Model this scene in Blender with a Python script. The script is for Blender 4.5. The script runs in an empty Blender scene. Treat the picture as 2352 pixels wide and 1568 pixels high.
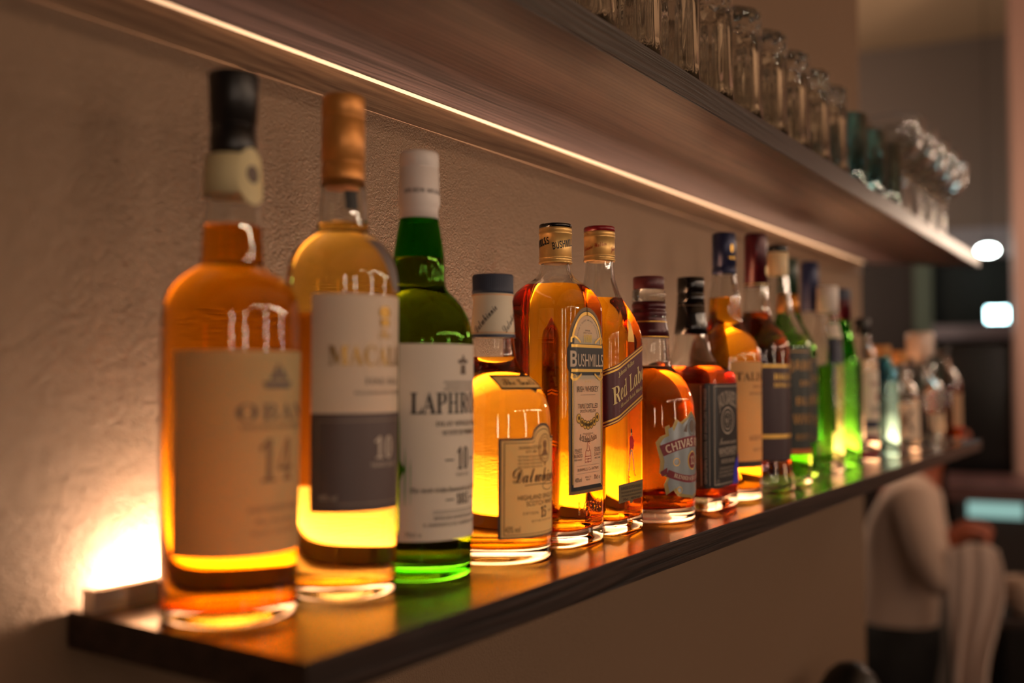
import bpy, bmesh, math, random
from mathutils import Vector, Matrix
from mathutils.geometry import tessellate_polygon
PI = math.pi
random.seed(7)
SC = bpy.context.scene
COL = SC.collection

# ------------------------------------------------------------------ camera
cam = bpy.data.cameras.new('camera'); camo = bpy.data.objects.new('camera', cam); COL.objects.link(camo)
cam.sensor_width = 36.0; cam.lens = 35.0
cam.clip_start = 0.02; cam.clip_end = 60
_f, _vx, _vy = 2287.0, 1514.0, 81.0
_dx = Vector((_vx, -_vy, _f)).normalized()                 # world X seen in (right, up, forward)
_p = math.atan(_vy / _f)
_up = Vector((0, math.cos(_p), math.sin(_p)))
_dy = _up.cross(_dx)
if _dy.z < 0: _dy = -_dy
right = Vector((_dx.x, _dy.x, _up.x)); upv = Vector((_dx.y, _dy.y, _up.y)); fwd = Vector((_dx.z, _dy.z, _up.z))
camo.matrix_world = Matrix((( right.x, upv.x, -fwd.x, 0), (right.y, upv.y, -fwd.y, 0), (right.z, upv.z, -fwd.z, 0), (0, 0, 0, 1)))
cam.dof.use_dof = True; cam.dof.focus_distance = 0.78; cam.dof.aperture_fstop = 2.6
SC.camera = camo

# ------------------------------------------------------------------ world, exposure
w = bpy.data.worlds.new('world'); SC.world = w; w.use_nodes = True
w.node_tree.nodes['Background'].inputs[0].default_value = (0.62, 0.42, 0.30, 1)
w.node_tree.nodes['Background'].inputs[1].default_value = 0.055
SC.view_settings.view_transform = 'Standard'; SC.view_settings.look = 'None'
SC.view_settings.exposure = 0.24; SC.view_settings.gamma = 1.0; SC.view_settings.use_curve_mapping = False
cy = SC.cycles
cy.max_bounces = 26; cy.transmission_bounces = 26; cy.glossy_bounces = 8; cy.diffuse_bounces = 3; cy.transparent_max_bounces = 8
cy.caustics_reflective = False; cy.caustics_refractive = True; cy.blur_glossy = 0.3
cy.sample_clamp_indirect = 6.0; cy.use_denoising = True
LED_STRENGTH = 940.0
ROOM_LAMP = 1.12

# ------------------------------------------------------------------ materials
def lin(h):
    h = h.lstrip('#'); c = [int(h[i:i+2], 16) / 255 for i in (0, 2, 4)]
    return tuple((x / 12.92 if x <= 0.04045 else ((x + 0.055) / 1.055) ** 2.4) for x in c) + (1,)
MC = {}
def mat(name, col, rough=0.5, metal=0.0, spec=0.5, coat=0.0, trans=0.0):
    if name in MC: return MC[name]
    m = bpy.data.materials.new(name); m.use_nodes = True; MC[name] = m
    b = m.node_tree.nodes['Principled BSDF']
    b.inputs['Base Color'].default_value = col if len(col) == 4 else tuple(col) + (1,)
    b.inputs['Roughness'].default_value = rough; b.inputs['Metallic'].default_value = metal
    b.inputs['Specular IOR Level'].default_value = spec; b.inputs['Coat Weight'].default_value = coat
    return m
def glassmat(name, col, ior=1.5, rough=0.0):
    if name in MC: return MC[name]
    m = bpy.data.materials.new(name); m.use_nodes = True; MC[name] = m
    nt = m.node_tree; nt.nodes.clear()
    o = nt.nodes.new('ShaderNodeOutputMaterial'); g = nt.nodes.new('ShaderNodeBsdfGlass')
    g.inputs['Color'].default_value = tuple(col) + (1,); g.inputs['IOR'].default_value = ior; g.inputs['Roughness'].default_value = rough
    nt.links.new(g.outputs[0], o.inputs[0]); return m
def paper(name, col, trans=0.3, rough=0.6, noise=0.0):
    if name in MC: return MC[name]
    m = bpy.data.materials.new(name); m.use_nodes = True; MC[name] = m
    nt = m.node_tree; b = nt.nodes['Principled BSDF']; o = nt.nodes['Material Output']
    b.inputs['Base Color'].default_value = col; b.inputs['Roughness'].default_value = rough; b.inputs['Specular IOR Level'].default_value = 0.3
    t = nt.nodes.new('ShaderNodeBsdfTranslucent'); t.inputs[0].default_value = col
    mx = nt.nodes.new('ShaderNodeMixShader'); mx.inputs[0].default_value = trans
    nt.links.new(b.outputs[0], mx.inputs[1]); nt.links.new(t.outputs[0], mx.inputs[2]); nt.links.new(mx.outputs[0], o.inputs[0])
    return m
def emit(name, col, s):
    if name in MC: return MC[name]
    m = bpy.data.materials.new(name); m.use_nodes = True; MC[name] = m
    nt = m.node_tree; nt.nodes.clear()
    o = nt.nodes.new('ShaderNodeOutputMaterial'); e = nt.nodes.new('ShaderNodeEmission')
    e.inputs[0].default_value = tuple(col)[:3] + (1,); e.inputs[1].default_value = s
    nt.links.new(e.outputs[0], o.inputs[0]); return m
def wood(name, c1, c2, rough=0.4, sx=3.0, sy=90.0, bump=0.15, spec=0.5, lines=110):
    m = bpy.data.materials.new(name); m.use_nodes = True; MC[name] = m
    nt = m.node_tree; N = nt.nodes; L = nt.links; b = N['Principled BSDF']
    tc = N.new('ShaderNodeTexCoord'); mp = N.new('ShaderNodeMapping')
    mp.inputs['Scale'].default_value = (sx, sy, sy)
    L.new(tc.outputs['Object'], mp.inputs[0])
    wrp = N.new('ShaderNodeTexNoise'); wrp.inputs['Scale'].default_value = 0.9; wrp.inputs['Detail'].default_value = 2
    mp2 = N.new('ShaderNodeMapping'); mp2.inputs['Scale'].default_value = (2.2, 9, 9); L.new(tc.outputs['Object'], mp2.inputs[0]); L.new(mp2.outputs[0], wrp.inputs[0])
    wr = N.new('ShaderNodeVectorMath'); wr.operation = 'MULTIPLY_ADD'; wr.inputs[1].default_value = (0, 3.0, 3.0)
    L.new(wrp.outputs['Color'], wr.inputs[0]); L.new(mp.outputs[0], wr.inputs[2])
    n1 = N.new('ShaderNodeTexNoise'); n1.inputs['Scale'].default_value = 1.0; n1.inputs['Detail'].default_value = 6; n1.inputs['Roughness'].default_value = 0.62
    L.new(wr.outputs[0], n1.inputs[0])
    mp3 = N.new('ShaderNodeMapping'); mp3.inputs['Scale'].default_value = (sx * 6, sy * 9, sy * 9); L.new(tc.outputs['Object'], mp3.inputs[0])
    n2 = N.new('ShaderNodeTexNoise'); n2.inputs['Scale'].default_value = 1.0; n2.inputs['Detail'].default_value = 2; L.new(mp3.outputs[0], n2.inputs[0])
    ad = N.new('ShaderNodeMath'); ad.operation = 'MULTIPLY_ADD'; ad.inputs[1].default_value = 0.55
    L.new(n2.outputs['Fac'], ad.inputs[0]); L.new(n1.outputs['Fac'], ad.inputs[2])
    wv = N.new('ShaderNodeTexWave'); wv.wave_type = 'BANDS'; wv.bands_direction = 'DIAGONAL'; wv.inputs['Scale'].default_value = lines; wv.inputs['Distortion'].default_value = 0.0
    w2 = N.new('ShaderNodeVectorMath'); w2.operation = 'MULTIPLY_ADD'; w2.inputs[1].default_value = (0, 0.030, 0.030); L.new(wrp.outputs['Color'], w2.inputs[0])
    mz = N.new('ShaderNodeMapping'); mz.inputs['Scale'].default_value = (0.02, 1, 1); L.new(tc.outputs['Object'], mz.inputs[0]); L.new(mz.outputs[0], w2.inputs[2]); L.new(w2.outputs[0], wv.inputs[0])
    ad0 = ad; ad = N.new('ShaderNodeMath'); ad.operation = 'MULTIPLY_ADD'; ad.inputs[1].default_value = 0.16; L.new(wv.outputs['Fac'], ad.inputs[0]); L.new(ad0.outputs[0], ad.inputs[2])
    cr = N.new('ShaderNodeValToRGB'); cr.color_ramp.elements[0].position = 0.66; cr.color_ramp.elements[1].position = 1.12
    cr.color_ramp.elements[0].color = c1; cr.color_ramp.elements[1].color = c2
    L.new(ad.outputs[0], cr.inputs[0]); L.new(cr.outputs[0], b.inputs['Base Color'])
    b.inputs['Roughness'].default_value = rough; b.inputs['Specular IOR Level'].default_value = spec
    bp = N.new('ShaderNodeBump'); bp.inputs['Strength'].default_value = bump; bp.inputs['Distance'].default_value = 0.0006
    L.new(ad.outputs[0], bp.inputs['Height']); L.new(bp.outputs[0], b.inputs['Normal'])
    return m
def stucco(name, col, scale=520, dist=0.0016, strength=1.0):
    m = bpy.data.materials.new(name); m.use_nodes = True; MC[name] = m
    nt = m.node_tree; N = nt.nodes; L = nt.links; b = N['Principled BSDF']
    b.inputs['Base Color'].default_value = col; b.inputs['Roughness'].default_value = 0.75; b.inputs['Specular IOR Level'].default_value = 0.35
    tc = N.new('ShaderNodeTexCoord')
    n1 = N.new('ShaderNodeTexNoise'); n1.inputs['Scale'].default_value = scale; n1.inputs['Detail'].default_value = 3; n1.inputs['Distortion'].default_value = 0.8
    n2 = N.new('ShaderNodeTexNoise'); n2.inputs['Scale'].default_value = scale * 0.22; n2.inputs['Detail'].default_value = 2
    L.new(tc.outputs['Object'], n1.inputs[0]); L.new(tc.outputs['Object'], n2.inputs[0])
    ad = N.new('ShaderNodeMath'); ad.operation = 'MULTIPLY_ADD'; ad.inputs[1].default_value = 0.45
    L.new(n2.outputs['Fac'], ad.inputs[0]); L.new(n1.outputs['Fac'], ad.inputs[2])
    bp = N.new('ShaderNodeBump'); bp.inputs['Strength'].default_value = strength; bp.inputs['Distance'].default_value = dist
    L.new(ad.outputs[0], bp.inputs['Height']); L.new(bp.outputs[0], b.inputs['Normal'])
    return m

M_SHELF = wood('shelf_wood', lin('24160f'), lin('4e362a'), rough=0.22, spec=1.0, sx=2.0, sy=46, bump=0.12)
M_SHELF2 = wood('shelf_wood_upper', lin('211515'), lin('4f3e3d'), rough=0.45, spec=0.4, sx=1.6, sy=80, bump=0.4)
M_SHELFE = wood('shelf_edge_wood', lin('150e0c'), lin('3a2b25'), rough=0.34, spec=0.45, sx=2.0, sy=120, bump=0.6)
M_BATTEN = wood('batten_wood', lin('5a4230'), lin('846850'), rough=0.6, spec=0.35, sx=4.0, sy=150, bump=0.6)
M_WALL = stucco('wall_stucco', lin('806650'))
M_TRIM = mat('pale_strip', lin('dccbb8'), 0.5)
M_ALU = mat('aluminium_profile', lin('b9aca0'), 0.38, metal=0.55)
M_LED = emit('led_diffuser', (1.0, 0.68, 0.45), LED_STRENGTH)
M_GLASS = glassmat('clear_glass', (0.965, 0.97, 0.965))
M_GREEN = glassmat('green_glass', (0.24, 0.64, 0.10))
M_DKGREEN = glassmat('dark_green_glass', (0.42, 0.68, 0.26))
M_LIME = glassmat('bright_green_glass', (0.34, 0.78, 0.20))
M_TEAL = glassmat('teal_glass', (0.84, 0.95, 0.965))
M_BLUEG = glassmat('blue_glass', (0.55, 0.85, 0.95))
IL = 1.36 / 1.5
def liq(name, c):
    return (glassmat(name + '_side', c, IL), glassmat(name + '_surface', tuple(0.5 + 0.5 * x for x in c), 1.36))
LQ_AMBER = liq('amber_whisky', (1.0, 0.66, 0.10))
LQ_GOLD = liq('golden_whisky', (1.0, 0.80, 0.33))
LQ_DEEP = liq('deep_amber_whisky', (0.97, 0.47, 0.07))
LQ_BROWN = liq('brown_whisky', (0.78, 0.30, 0.06))
LQ_PALE = liq('green_tinged_whisky', (0.93, 0.78, 0.30))
LQ_GREENISH = liq('whisky_in_green_glass', (0.92, 0.45, 0.20))
LQ_OLIVE = liq('olive_green_liquid', (0.62, 0.80, 0.30))
LQ_CLEAR = liq('clear_spirit', (0.98, 0.98, 0.96))
LQ_LIME = liq('pale_green_liqueur', (0.84, 0.95, 0.60))
M_GOLD = mat('gold_foil', lin('efbe5c'), 0.36, metal=0.55)
M_GOLDCAP = mat('gold_cap', lin('ecbf74'), 0.38, metal=0.55)
M_COPPER = mat('copper_gold_capsule', lin('d9934a'), 0.42, metal=0.5)
M_BLACK = mat('black_print', lin('14100e'), 0.5)
M_BLACKCAP = mat('black_capsule', lin('1b1817'), 0.35, spec=0.5)
M_BLACKSHINE = mat('glossy_black', lin('08070a'), 0.18, spec=0.6)
M_NAVY = mat('navy_cap', lin('343e54'), 0.45)
M_NAVYF = mat('navy_foil', lin('20284c'), 0.3, metal=0.3)
M_RED = mat('red_cap', lin('8c1520'), 0.3)
M_MAROON = mat('maroon_foil', lin('470c1a'), 0.28, metal=0.2)
M_MAROONCAP = mat('maroon_cap', lin('5a2028'), 0.4)
M_DKGRN = mat('dark_green_foil', lin('12301f'), 0.35)
M_WHITECAP = mat('white_capsule', lin('e6dcd6'), 0.4)
M_CREAM = paper('cream_seal', lin('e8d8a8'), 0.2)
M_CREAMWRAP = paper('cream_neck_wrap', lin('efe4cc'), 0.1)
P_BEIGE = paper('beige_label_paper', lin('d6cc98'), 0.5)
P_WHITE = paper('white_label_paper', lin('e9dccd'), 0.12)
P_WARM = paper('warm_white_label', lin('e3d0bb'), 0.12)
P_LIT = paper('thin_cream_label', lin('f5e6ca'), 0.42)
P_CREAM = paper('cream_label_paper', lin('efdc98'), 0.27)
P_GREYBR = mat('grey_brown_panel', lin('5b4a48'), 0.5)
P_BROWNFR = mat('brown_frame', lin('7a5a2c'), 0.5)
P_MAROON = mat('maroon_label', lin('571020'), 0.4)
P_DKMAROON = mat('dark_maroon_label', lin('33131c'), 0.45)
P_BLACK = mat('black_label', lin('100d0e'), 0.4)
P_SILVER = mat('silver_label', lin('98a0a4'), 0.32, metal=0.4)
P_OLIVE = mat('tarnished_gold_edge', lin('a8935a'), 0.4, metal=0.4)
P_RIBBON = mat('crimson_ribbon', lin('7c1526'), 0.4)
P_DKGREEN = mat('dark_green_label', lin('101c16'), 0.45)
P_GREYGOLD = mat('grey_gold_label', lin('7c6a48'), 0.45, metal=0.3)
P_NAVY = mat('navy_label', lin('1b2140'), 0.45)
P_BLUE = mat('blue_sticker', lin('2a22c0'), 0.4)
INK_GREY = mat('grey_ink', lin('6b5a4e'), 0.6)
INK_BROWN = mat('brown_ink', lin('2a170e'), 0.6)
INK_RED = mat('orange_red_ink', lin('b0280c'), 0.5)
INK_CREAM = mat('cream_ink', lin('d9c3ab'), 0.5)
INK_PALE = mat('pale_gold_ink', lin('d8bf82'), 0.4, metal=0.2)
INK_SCARLET = mat('scarlet_ink', lin('d0181c'), 0.4)
CORK = mat('cork', lin('c08a50'), 0.7)
CREAMST = mat('cream_stopper', lin('e6cda0'), 0.45)

# ------------------------------------------------------------------ helpers
def link(name, me, mats, parent=None, smooth=True):
    o = bpy.data.objects.new(name, me); COL.objects.link(o)
    for m in (mats if isinstance(mats, (list, tuple)) else [mats]): me.materials.append(m)
    if smooth:
        for p in me.polygons: p.use_smooth = True
    if parent is not None: o.parent = parent
    return o
def from_bm(name, bm, mats, parent=None, smooth=True, sharp=None):
    if sharp is not None:
        for e in bm.edges:
            if len(e.link_faces) == 2 and e.calc_face_angle(0) > sharp: e.smooth = False
    me = bpy.data.meshes.new(name); bm.to_mesh(me); bm.free()
    return link(name, me, mats, parent, smooth)
def thing(name, label, cat, loc=(0, 0, 0), rz=0.0, group=None):
    o = bpy.data.objects.new(name, None); COL.objects.link(o); o.empty_display_size = 0.02
    o.location = loc; o.rotation_euler = (0, 0, rz)
    return tag(o, label, cat, group)
def tag(o, label=None, cat=None, group=None, kind=None):
    if label: o['label'] = label
    if cat: o['category'] = cat
    if group: o['group'] = group
    if kind: o['kind'] = kind
    return o
def add_box(bm, x0, x1, y0, y1, z0, z1, bev=0.0, rz=0.0, org=(0, 0)):
    r = bmesh.ops.create_cube(bm, size=1.0)
    for v in r['verts']:
        v.co = Vector(((x0 + x1) / 2 + v.co.x * (x1 - x0), (y0 + y1) / 2 + v.co.y * (y1 - y0), (z0 + z1) / 2 + v.co.z * (z1 - z0)))
    if bev > 0:
        es = set()
        for v in r['verts']: es.update(v.link_edges)
        bmesh.ops.bevel(bm, geom=list(es), offset=bev, segments=2, affect='EDGES', profile=0.5)
def box(name, dims, m, parent=None, bev=0.0, kind=None):
    bm = bmesh.new(); add_box(bm, *dims, bev=bev)
    o = from_bm(name, bm, m, parent, smooth=False)
    if kind: o['kind'] = kind
    return o
def prism(name, poly, z0, z1, mats, parent=None, bev=0.0, side_idx=0):
    bm = bmesh.new(); vs = [bm.verts.new((x, y, z1)) for x, y in poly]; f = bm.faces.new(vs)
    r = bmesh.ops.extrude_face_region(bm, geom=[f])
    for v in r['geom']:
        if isinstance(v, bmesh.types.BMVert): v.co.z = z0
    bmesh.ops.recalc_face_normals(bm, faces=bm.faces)
    if bev > 0: bmesh.ops.bevel(bm, geom=list(bm.edges), offset=bev, segments=2, affect='EDGES')
    bm.normal_update()
    for f in bm.faces:
        if abs(f.normal.z) < 0.5: f.material_index = side_idx
    return from_bm(name, bm, mats, parent, smooth=False)

def chaikin(pts, n=2):
    for _ in range(n):
        out = [pts[0]]
        for a, b in zip(pts[:-1], pts[1:]):
            out.append(tuple(x * 0.75 + y * 0.25 for x, y in zip(a, b)))
            out.append(tuple(x * 0.25 + y * 0.75 for x, y in zip(a, b)))
        out.append(pts[-1]); pts = out
    return pts
def ring(h, asp, sq, n=16):
    hx, hy = h, h * asp; rc = min(hx, hy) * (1 - sq); out = []
    for k, (sx, sy) in enumerate(((1, 1), (-1, 1), (-1, -1), (1, -1))):
        for i in range(n):
            a = k * PI / 2 + (i + 0.5) / n * PI / 2
            out.append((sx * (hx - rc) + rc * math.cos(a), sy * (hy - rc) + rc * math.sin(a)))
    return out
def full(p):            # (z, h[, sq[, asp]]) -> 4-tuple
    return tuple(p) + ((0.0, 1.0)[len(p) - 2:] if len(p) < 4 else ())
def loft(bm, prof, n=16, flip=False, mi=0, cap0=True, cap1=True, mod=None):
    rows = []
    for (z, h, sq, asp) in prof:
        if h < 1e-6: rows.append([bm.verts.new((0, 0, z))]); continue
        pts = ring(h, asp, sq, n)
        if mod: pts = [mod(x, y, z) for x, y in pts]
        rows.append([bm.verts.new((x, y, z)) for x, y in pts])
    fs = []
    for a, b in zip(rows[:-1], rows[1:]):
        na, nb = len(a), len(b)
        if na == 1 and nb == 1: continue
        if na == 1:
            for i in range(nb): fs.append(bm.faces.new((a[0], b[(i + 1) % nb], b[i])))
        elif nb == 1:
            for i in range(na): fs.append(bm.faces.new((a[i], a[(i + 1) % na], b[0])))
        else:
            for i in range(na): fs.append(bm.faces.new((a[i], a[(i + 1) % na], b[(i + 1) % nb], b[i])))
    if cap0 and len(rows[0]) > 1: fs.append(bm.faces.new(list(reversed(rows[0]))))
    if cap1 and len(rows[-1]) > 1: fs.append(bm.faces.new(rows[-1]))
    for f in fs: f.material_index = mi
    if flip: bmesh.ops.reverse_faces(bm, faces=fs)
    return rows
def lathe(name, prof, m, parent, n=16, sm=0, sharp=0.6, mod=None):
    bm = bmesh.new(); prof = [full(p) for p in prof]
    if sm: prof = chaikin(prof, sm)
    loft(bm, prof, n, mod=mod); return from_bm(name, bm, m, parent, sharp=sharp)

class Bottle:
    """Glass shell + liquid interfaces + closures; labels are laid on the surface with surf()."""
    def __init__(s, x, y, label, body, liquid_z=None, lq=None, glass=M_GLASS, wall=0.0022, base=0.009, name='whisky_bottle', group=None, rz=0.0, cat='bottle', sm=2, baseflare=1.0):
        s.ua, s.ub = 1.0, 0.0
        s.root = thing(name, label, cat, (x, y, -0.126), rz, group)
        body = [full(p) for p in body]
        z0, h0, sq0, as0 = body[0]
        prof = [(0.0035, 0.0, sq0, as0), (0.003, h0 * 0.45, sq0, as0), (0.0015, h0 * 0.78, sq0, as0), (0.0, h0 * 0.86, sq0, as0), (0.0004, h0 * 0.955 * baseflare, sq0, as0), (0.0032, h0 * 0.998 * baseflare, sq0, as0), (0.008, h0 * (baseflare*0.7+0.3), sq0, as0)] + body
        s.outer = [prof[0]] + chaikin(prof[1:], sm)
        # inner wall
        inner = [(base + 0.004, 0.0, sq0, as0), (base + 0.0035, h0 * 0.4, sq0, as0), (base + 0.001, h0 * 0.75, sq0, as0), (base + 0.0015, h0 - wall * 1.9, sq0, as0), (base + 0.006, h0 - wall * 1.15, sq0, as0)]
        inner += [(z - (wall * 0.5 if i and body[i-1][1] > h + 0.002 else 0), max(h - wall, 0.003), sq, asp) for i, (z, h, sq, asp) in enumerate(body) if z > base + 0.007]
        inner = [inner[0]] + chaikin(inner[1:], sm)
        low, high = inner, []
        if liquid_z:
            low = [p for p in inner if p[0] < liquid_z]; high = [p for p in inner if p[0] >= liquid_z]
            a, b = low[-1], high[0]; t = (liquid_z - a[0]) / max(b[0] - a[0], 1e-9)
            mid = tuple(u + (v - u) * t for u, v in zip(a, b)); low.append(mid); high = [mid] + high
        else: high, low = inner, []
        bm = bmesh.new()
        loft(bm, s.outer, cap1=False)
        loft(bm, high, flip=True, cap0=False, cap1=False)
        # lip
        ro, ri = s.outer[-1], inner[-1]
        loft(bm, [ro, (ro[0], ri[1], 0.0, 1.0)], cap0=False, cap1=False)
        loft(bm, [(ro[0], ri[1], 0, 1), ri], cap0=False, cap1=False)
        s.glass = from_bm('glass_body', bm, glass, s.root, sharp=0.9)
        if low:
            bm = bmesh.new()
            loft(bm, low, cap1=False, mi=0)
            men = [low[-1], (liquid_z - 0.0002, low[-1][1] * 0.93) + low[-1][2:], (liquid_z - 0.0003, 0.0, 0, 1)]
            loft(bm, men, cap0=False, mi=1)
            s.liquid = from_bm('liquid', bm, list(lq), s.root, sharp=0.9)
    def part(s, name, prof, m, parent=None, sm=0, sharp=0.5, n=16, mod=None):
        return lathe(name, prof, m, parent or s.root, n, sm, sharp, mod)
    def dims(s, z):
        P = s.outer
        for a, b in zip(P[3:-1], P[4:]):
            if a[0] <= z <= b[0] and b[0] > a[0]:
                t = (z - a[0]) / (b[0] - a[0]); return tuple(u + (v - u) * t for u, v in zip(a, b))[1:] + (((b[1] - a[1]) / (b[0] - a[0])),)
        return P[-1][1:] + (0.0,)
    def surf(s, u, z, off):
        h, sq, asp, slope = s.dims(z); hx, hy = h, h * asp; rc = min(hx, hy) * (1 - sq)
        fx, fy = hx - rc, hy - rc; q = rc * PI / 2; sg = 1 if u >= 0 else -1; a = abs(u)
        if a <= fx: x, y, nx, ny = a, -hy, 0, -1
        elif a <= fx + q:
            t = (a - fx) / rc; x, y, nx, ny = fx + rc * math.sin(t), -fy - rc * math.cos(t), math.sin(t), -math.cos(t)
        elif a <= fx + q + 2 * fy: x, y, nx, ny = hx, -fy + (a - fx - q), 1, 0
        elif a <= fx + 2 * q + 2 * fy:
            t = (a - fx - q - 2 * fy) / rc; x, y, nx, ny = fx + rc * math.cos(t), fy + rc * math.sin(t), math.cos(t), math.sin(t)
        else: x, y, nx, ny = fx - (a - fx - 2 * q - 2 * fy), hy, 0, 1
        n = Vector((nx, ny, -slope)).normalized()
        return Vector((sg * (x + n.x * off), y + n.y * off, z + n.z * off))
    def wrap(s, bm, off, du=0.0025, dv=None):
        us = [v.co.x for v in bm.verts]; vs = [v.co.y for v in bm.verts]
        u = math.ceil(min(us) / du) * du
        while u < max(us):
            bmesh.ops.bisect_plane(bm, geom=list(bm.verts) + list(bm.edges) + list(bm.faces), plane_co=(u, 0, 0), plane_no=(1, 0, 0)); u += du
        if dv:
            v = min(vs) + dv
            while v < max(vs):
                bmesh.ops.bisect_plane(bm, geom=list(bm.verts) + list(bm.edges) + list(bm.faces), plane_co=(0, v, 0), plane_no=(0, 1, 0)); v += dv
        for v in bm.verts: v.co = s.surf(v.co.x * s.ua + s.ub, v.co.y, off + v.co.z)
    def decal(s, name, shapes, m, parent=None, off=0.00025, du=0.0025, dv=None):
        bm = bmesh.new()
        for sh in shapes: add_shape(bm, sh)
        s.wrap(bm, off, du, dv)
        return from_bm(name, bm, m, parent or s.root)
    def label(s, shapes, m, off=0.00025, **k): return s.decal('label', shapes, m, None, off, **k)
    def print(s, parent, m, items, off=0.0005, name='lettering', du=0.002, dv=None): return s.decal(name, items, m, parent, off, du, dv)

# --- flat shapes in (u, v): polygons with or without holes, and text
def rect(u0, u1, v0, v1): return ('P', [[(u0, v0), (u1, v0), (u1, v1), (u0, v1)]])
def poly(*p): return ('P', [list(p)])
def ell(cu, cv, ru, rv, n=28, a0=0, a1=2 * PI): return [(cu + ru * math.cos(a0 + (a1 - a0) * i / n), cv + rv * math.sin(a0 + (a1 - a0) * i / n)) for i in range(n)]
def disc(cu, cv, ru, rv=None): return ('P', [ell(cu, cv, ru, rv or ru)])
def annul(cu, cv, ru, rv, t):
    o, i = ell(cu, cv, ru, rv), ell(cu, cv, ru - t, rv - t); return ('S', o + [o[0]], i + [i[0]])
def stroke(pts, t): # polyline of width t
    A, B = [], []
    for i, p in enumerate(pts):
        a = pts[max(i - 1, 0)]; b = pts[min(i + 1, len(pts) - 1)]
        d = Vector((b[0] - a[0], b[1] - a[1])).normalized(); n = Vector((-d.y, d.x)) * (t / 2)
        A.append((p[0] + n.x, p[1] + n.y)); B.append((p[0] - n.x, p[1] - n.y))
    return ('S', A, B)
def frame(u0, u1, v0, v1, t):
    o = [(u0, v0), (u1, v0), (u1, v1), (u0, v1), (u0, v0)]; i = [(u0 + t, v0 + t), (u1 - t, v0 + t), (u1 - t, v1 - t), (u0 + t, v1 - t), (u0 + t, v0 + t)]
    return ('S', o, i)
def T(txt, u, v, h, w=None, style='sans', rot=0.0, align='C', sp=1.0, ext=0.0, shear=0.0, arc=None): return ('T', txt, u, v, h, w, style, rot, align, sp, ext, shear, arc)
ST = {'serif': (0x1D400, 0x1D41A, 0x1D7CE), 'script': (0x1D4D0, 0x1D4EA, 0x1D7CE), 'bital': (0x1D468, 0x1D482, 0x1D7CE), 'bold': (0x1D5D4, 0x1D5EE, 0x1D7EC), 'frak': (0x1D56C, 0x1D586, 0x1D7CE)}
def glyphs(t, st):
    if st not in ST: return t
    U, Lo, D = ST[st]
    return ''.join(chr(U + ord(c) - 65) if 'A' <= c <= 'Z' else chr(Lo + ord(c) - 97) if 'a' <= c <= 'z' else chr(D + ord(c) - 48) if '0' <= c <= '9' else c for c in t)
TXC = {}
def text_mesh(t, st, sp, ext):
    k = (t, st, sp, ext)
    if k not in TXC:
        c = bpy.data.curves.new('lettering_curve', 'FONT'); c.body = glyphs(t, st); c.size = 1; c.resolution_u = 3; c.space_character = sp; c.extrude = ext; c.fill_mode = 'BOTH' if ext else 'FRONT'
        o = bpy.data.objects.new('lettering_curve', c)
        me = bpy.data.meshes.new_from_object(o); bpy.data.objects.remove(o); bpy.data.curves.remove(c); TXC[k] = me
    return TXC[k]
def add_shape(bm, sh):
    if sh[0] == 'P':
        P = sh[1][0]; vs = [bm.verts.new((x, y, 0)) for x, y in P]
        tris = tessellate_polygon([[Vector((x, y, 0)) for x, y in P]])
        for t in tris:
            a, b, c = (vs[i] for i in t)
            ar = (b.co - a.co).cross(c.co - a.co).z
            if abs(ar) < 1e-14: continue
            try: bm.faces.new((a, b, c) if ar > 0 else (a, c, b))
            except ValueError: pass
    elif sh[0] == 'S':
        A = [bm.verts.new((x, y, 0)) for x, y in sh[1]]; B = [bm.verts.new((x, y, 0)) for x, y in sh[2]]
        for i in range(len(A) - 1):
            f = bm.faces.new((A[i], A[i + 1], B[i + 1], B[i])); f.normal_update()
            if f.normal.z < 0: f.normal_flip()
    elif sh[0] == 'T':
        _, txt, u, v, h, wd, st, rot, al, sp, ext, shear, arc = sh
        me = text_mesh(txt, st, sp, 1.0 if ext else 0.0)
        if not len(me.vertices): return
        xs = [q.co.x for q in me.vertices]; ys = [q.co.y for q in me.vertices]
        x0, x1, y0, y1 = min(xs), max(xs), 0.0, 0.68
        sy = h / (y1 - y0); sx = wd / (x1 - x0) if wd else sy
        cx = {'C': (x0 + x1) / 2, 'L': x0, 'R': x1}[al]; c, s_ = math.cos(rot), math.sin(rot)
        vm = []
        for q in me.vertices:
            a = (q.co.x - cx) * sx; b = (q.co.y - (y0 + y1) / 2) * sy; a += shear * b
            if arc:      # bend the line on a circle of radius arc (positive arches up)
                th = a / arc; rr = arc + b; a, b = rr * math.sin(th), rr * math.cos(th) - arc
            vm.append(bm.verts.new((u + a * c - b * s_, v + a * s_ + b * c, q.co.z * ext)))
        for p in me.polygons:
            try: bm.faces.new([vm[i] for i in p.vertices])
            except ValueError: pass

# ------------------------------------------------------------------ room shell
tag(box('floor', (-3.5, 6.0, -5.0, 4.0, -1.87, -1.82), mat('floor_boards', lin('4a3528'), 0.5)), kind='structure')
tag(box('ceiling', (-3.5, 6.0, -5.0, 4.0, 1.62, 1.70), mat('ceiling_plaster', lin('c9a988'), 0.8)), kind='structure')
tag(box('wall_left', (-3.5, 1.99, 0.50, 0.72, -1.82, 1.62), M_WALL), kind='structure')
M_ROOM = mat('room_wall_plaster', lin('9a8375'), 0.8)
tag(box('wall_rear', (-3.6, -3.5, -5.0, 0.72, -1.82, 1.62), M_ROOM), kind='structure')
tag(box('wall_right', (-3.5, 6.0, -5.1, -5.0, -1.82, 1.62), M_ROOM), kind='structure')

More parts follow.
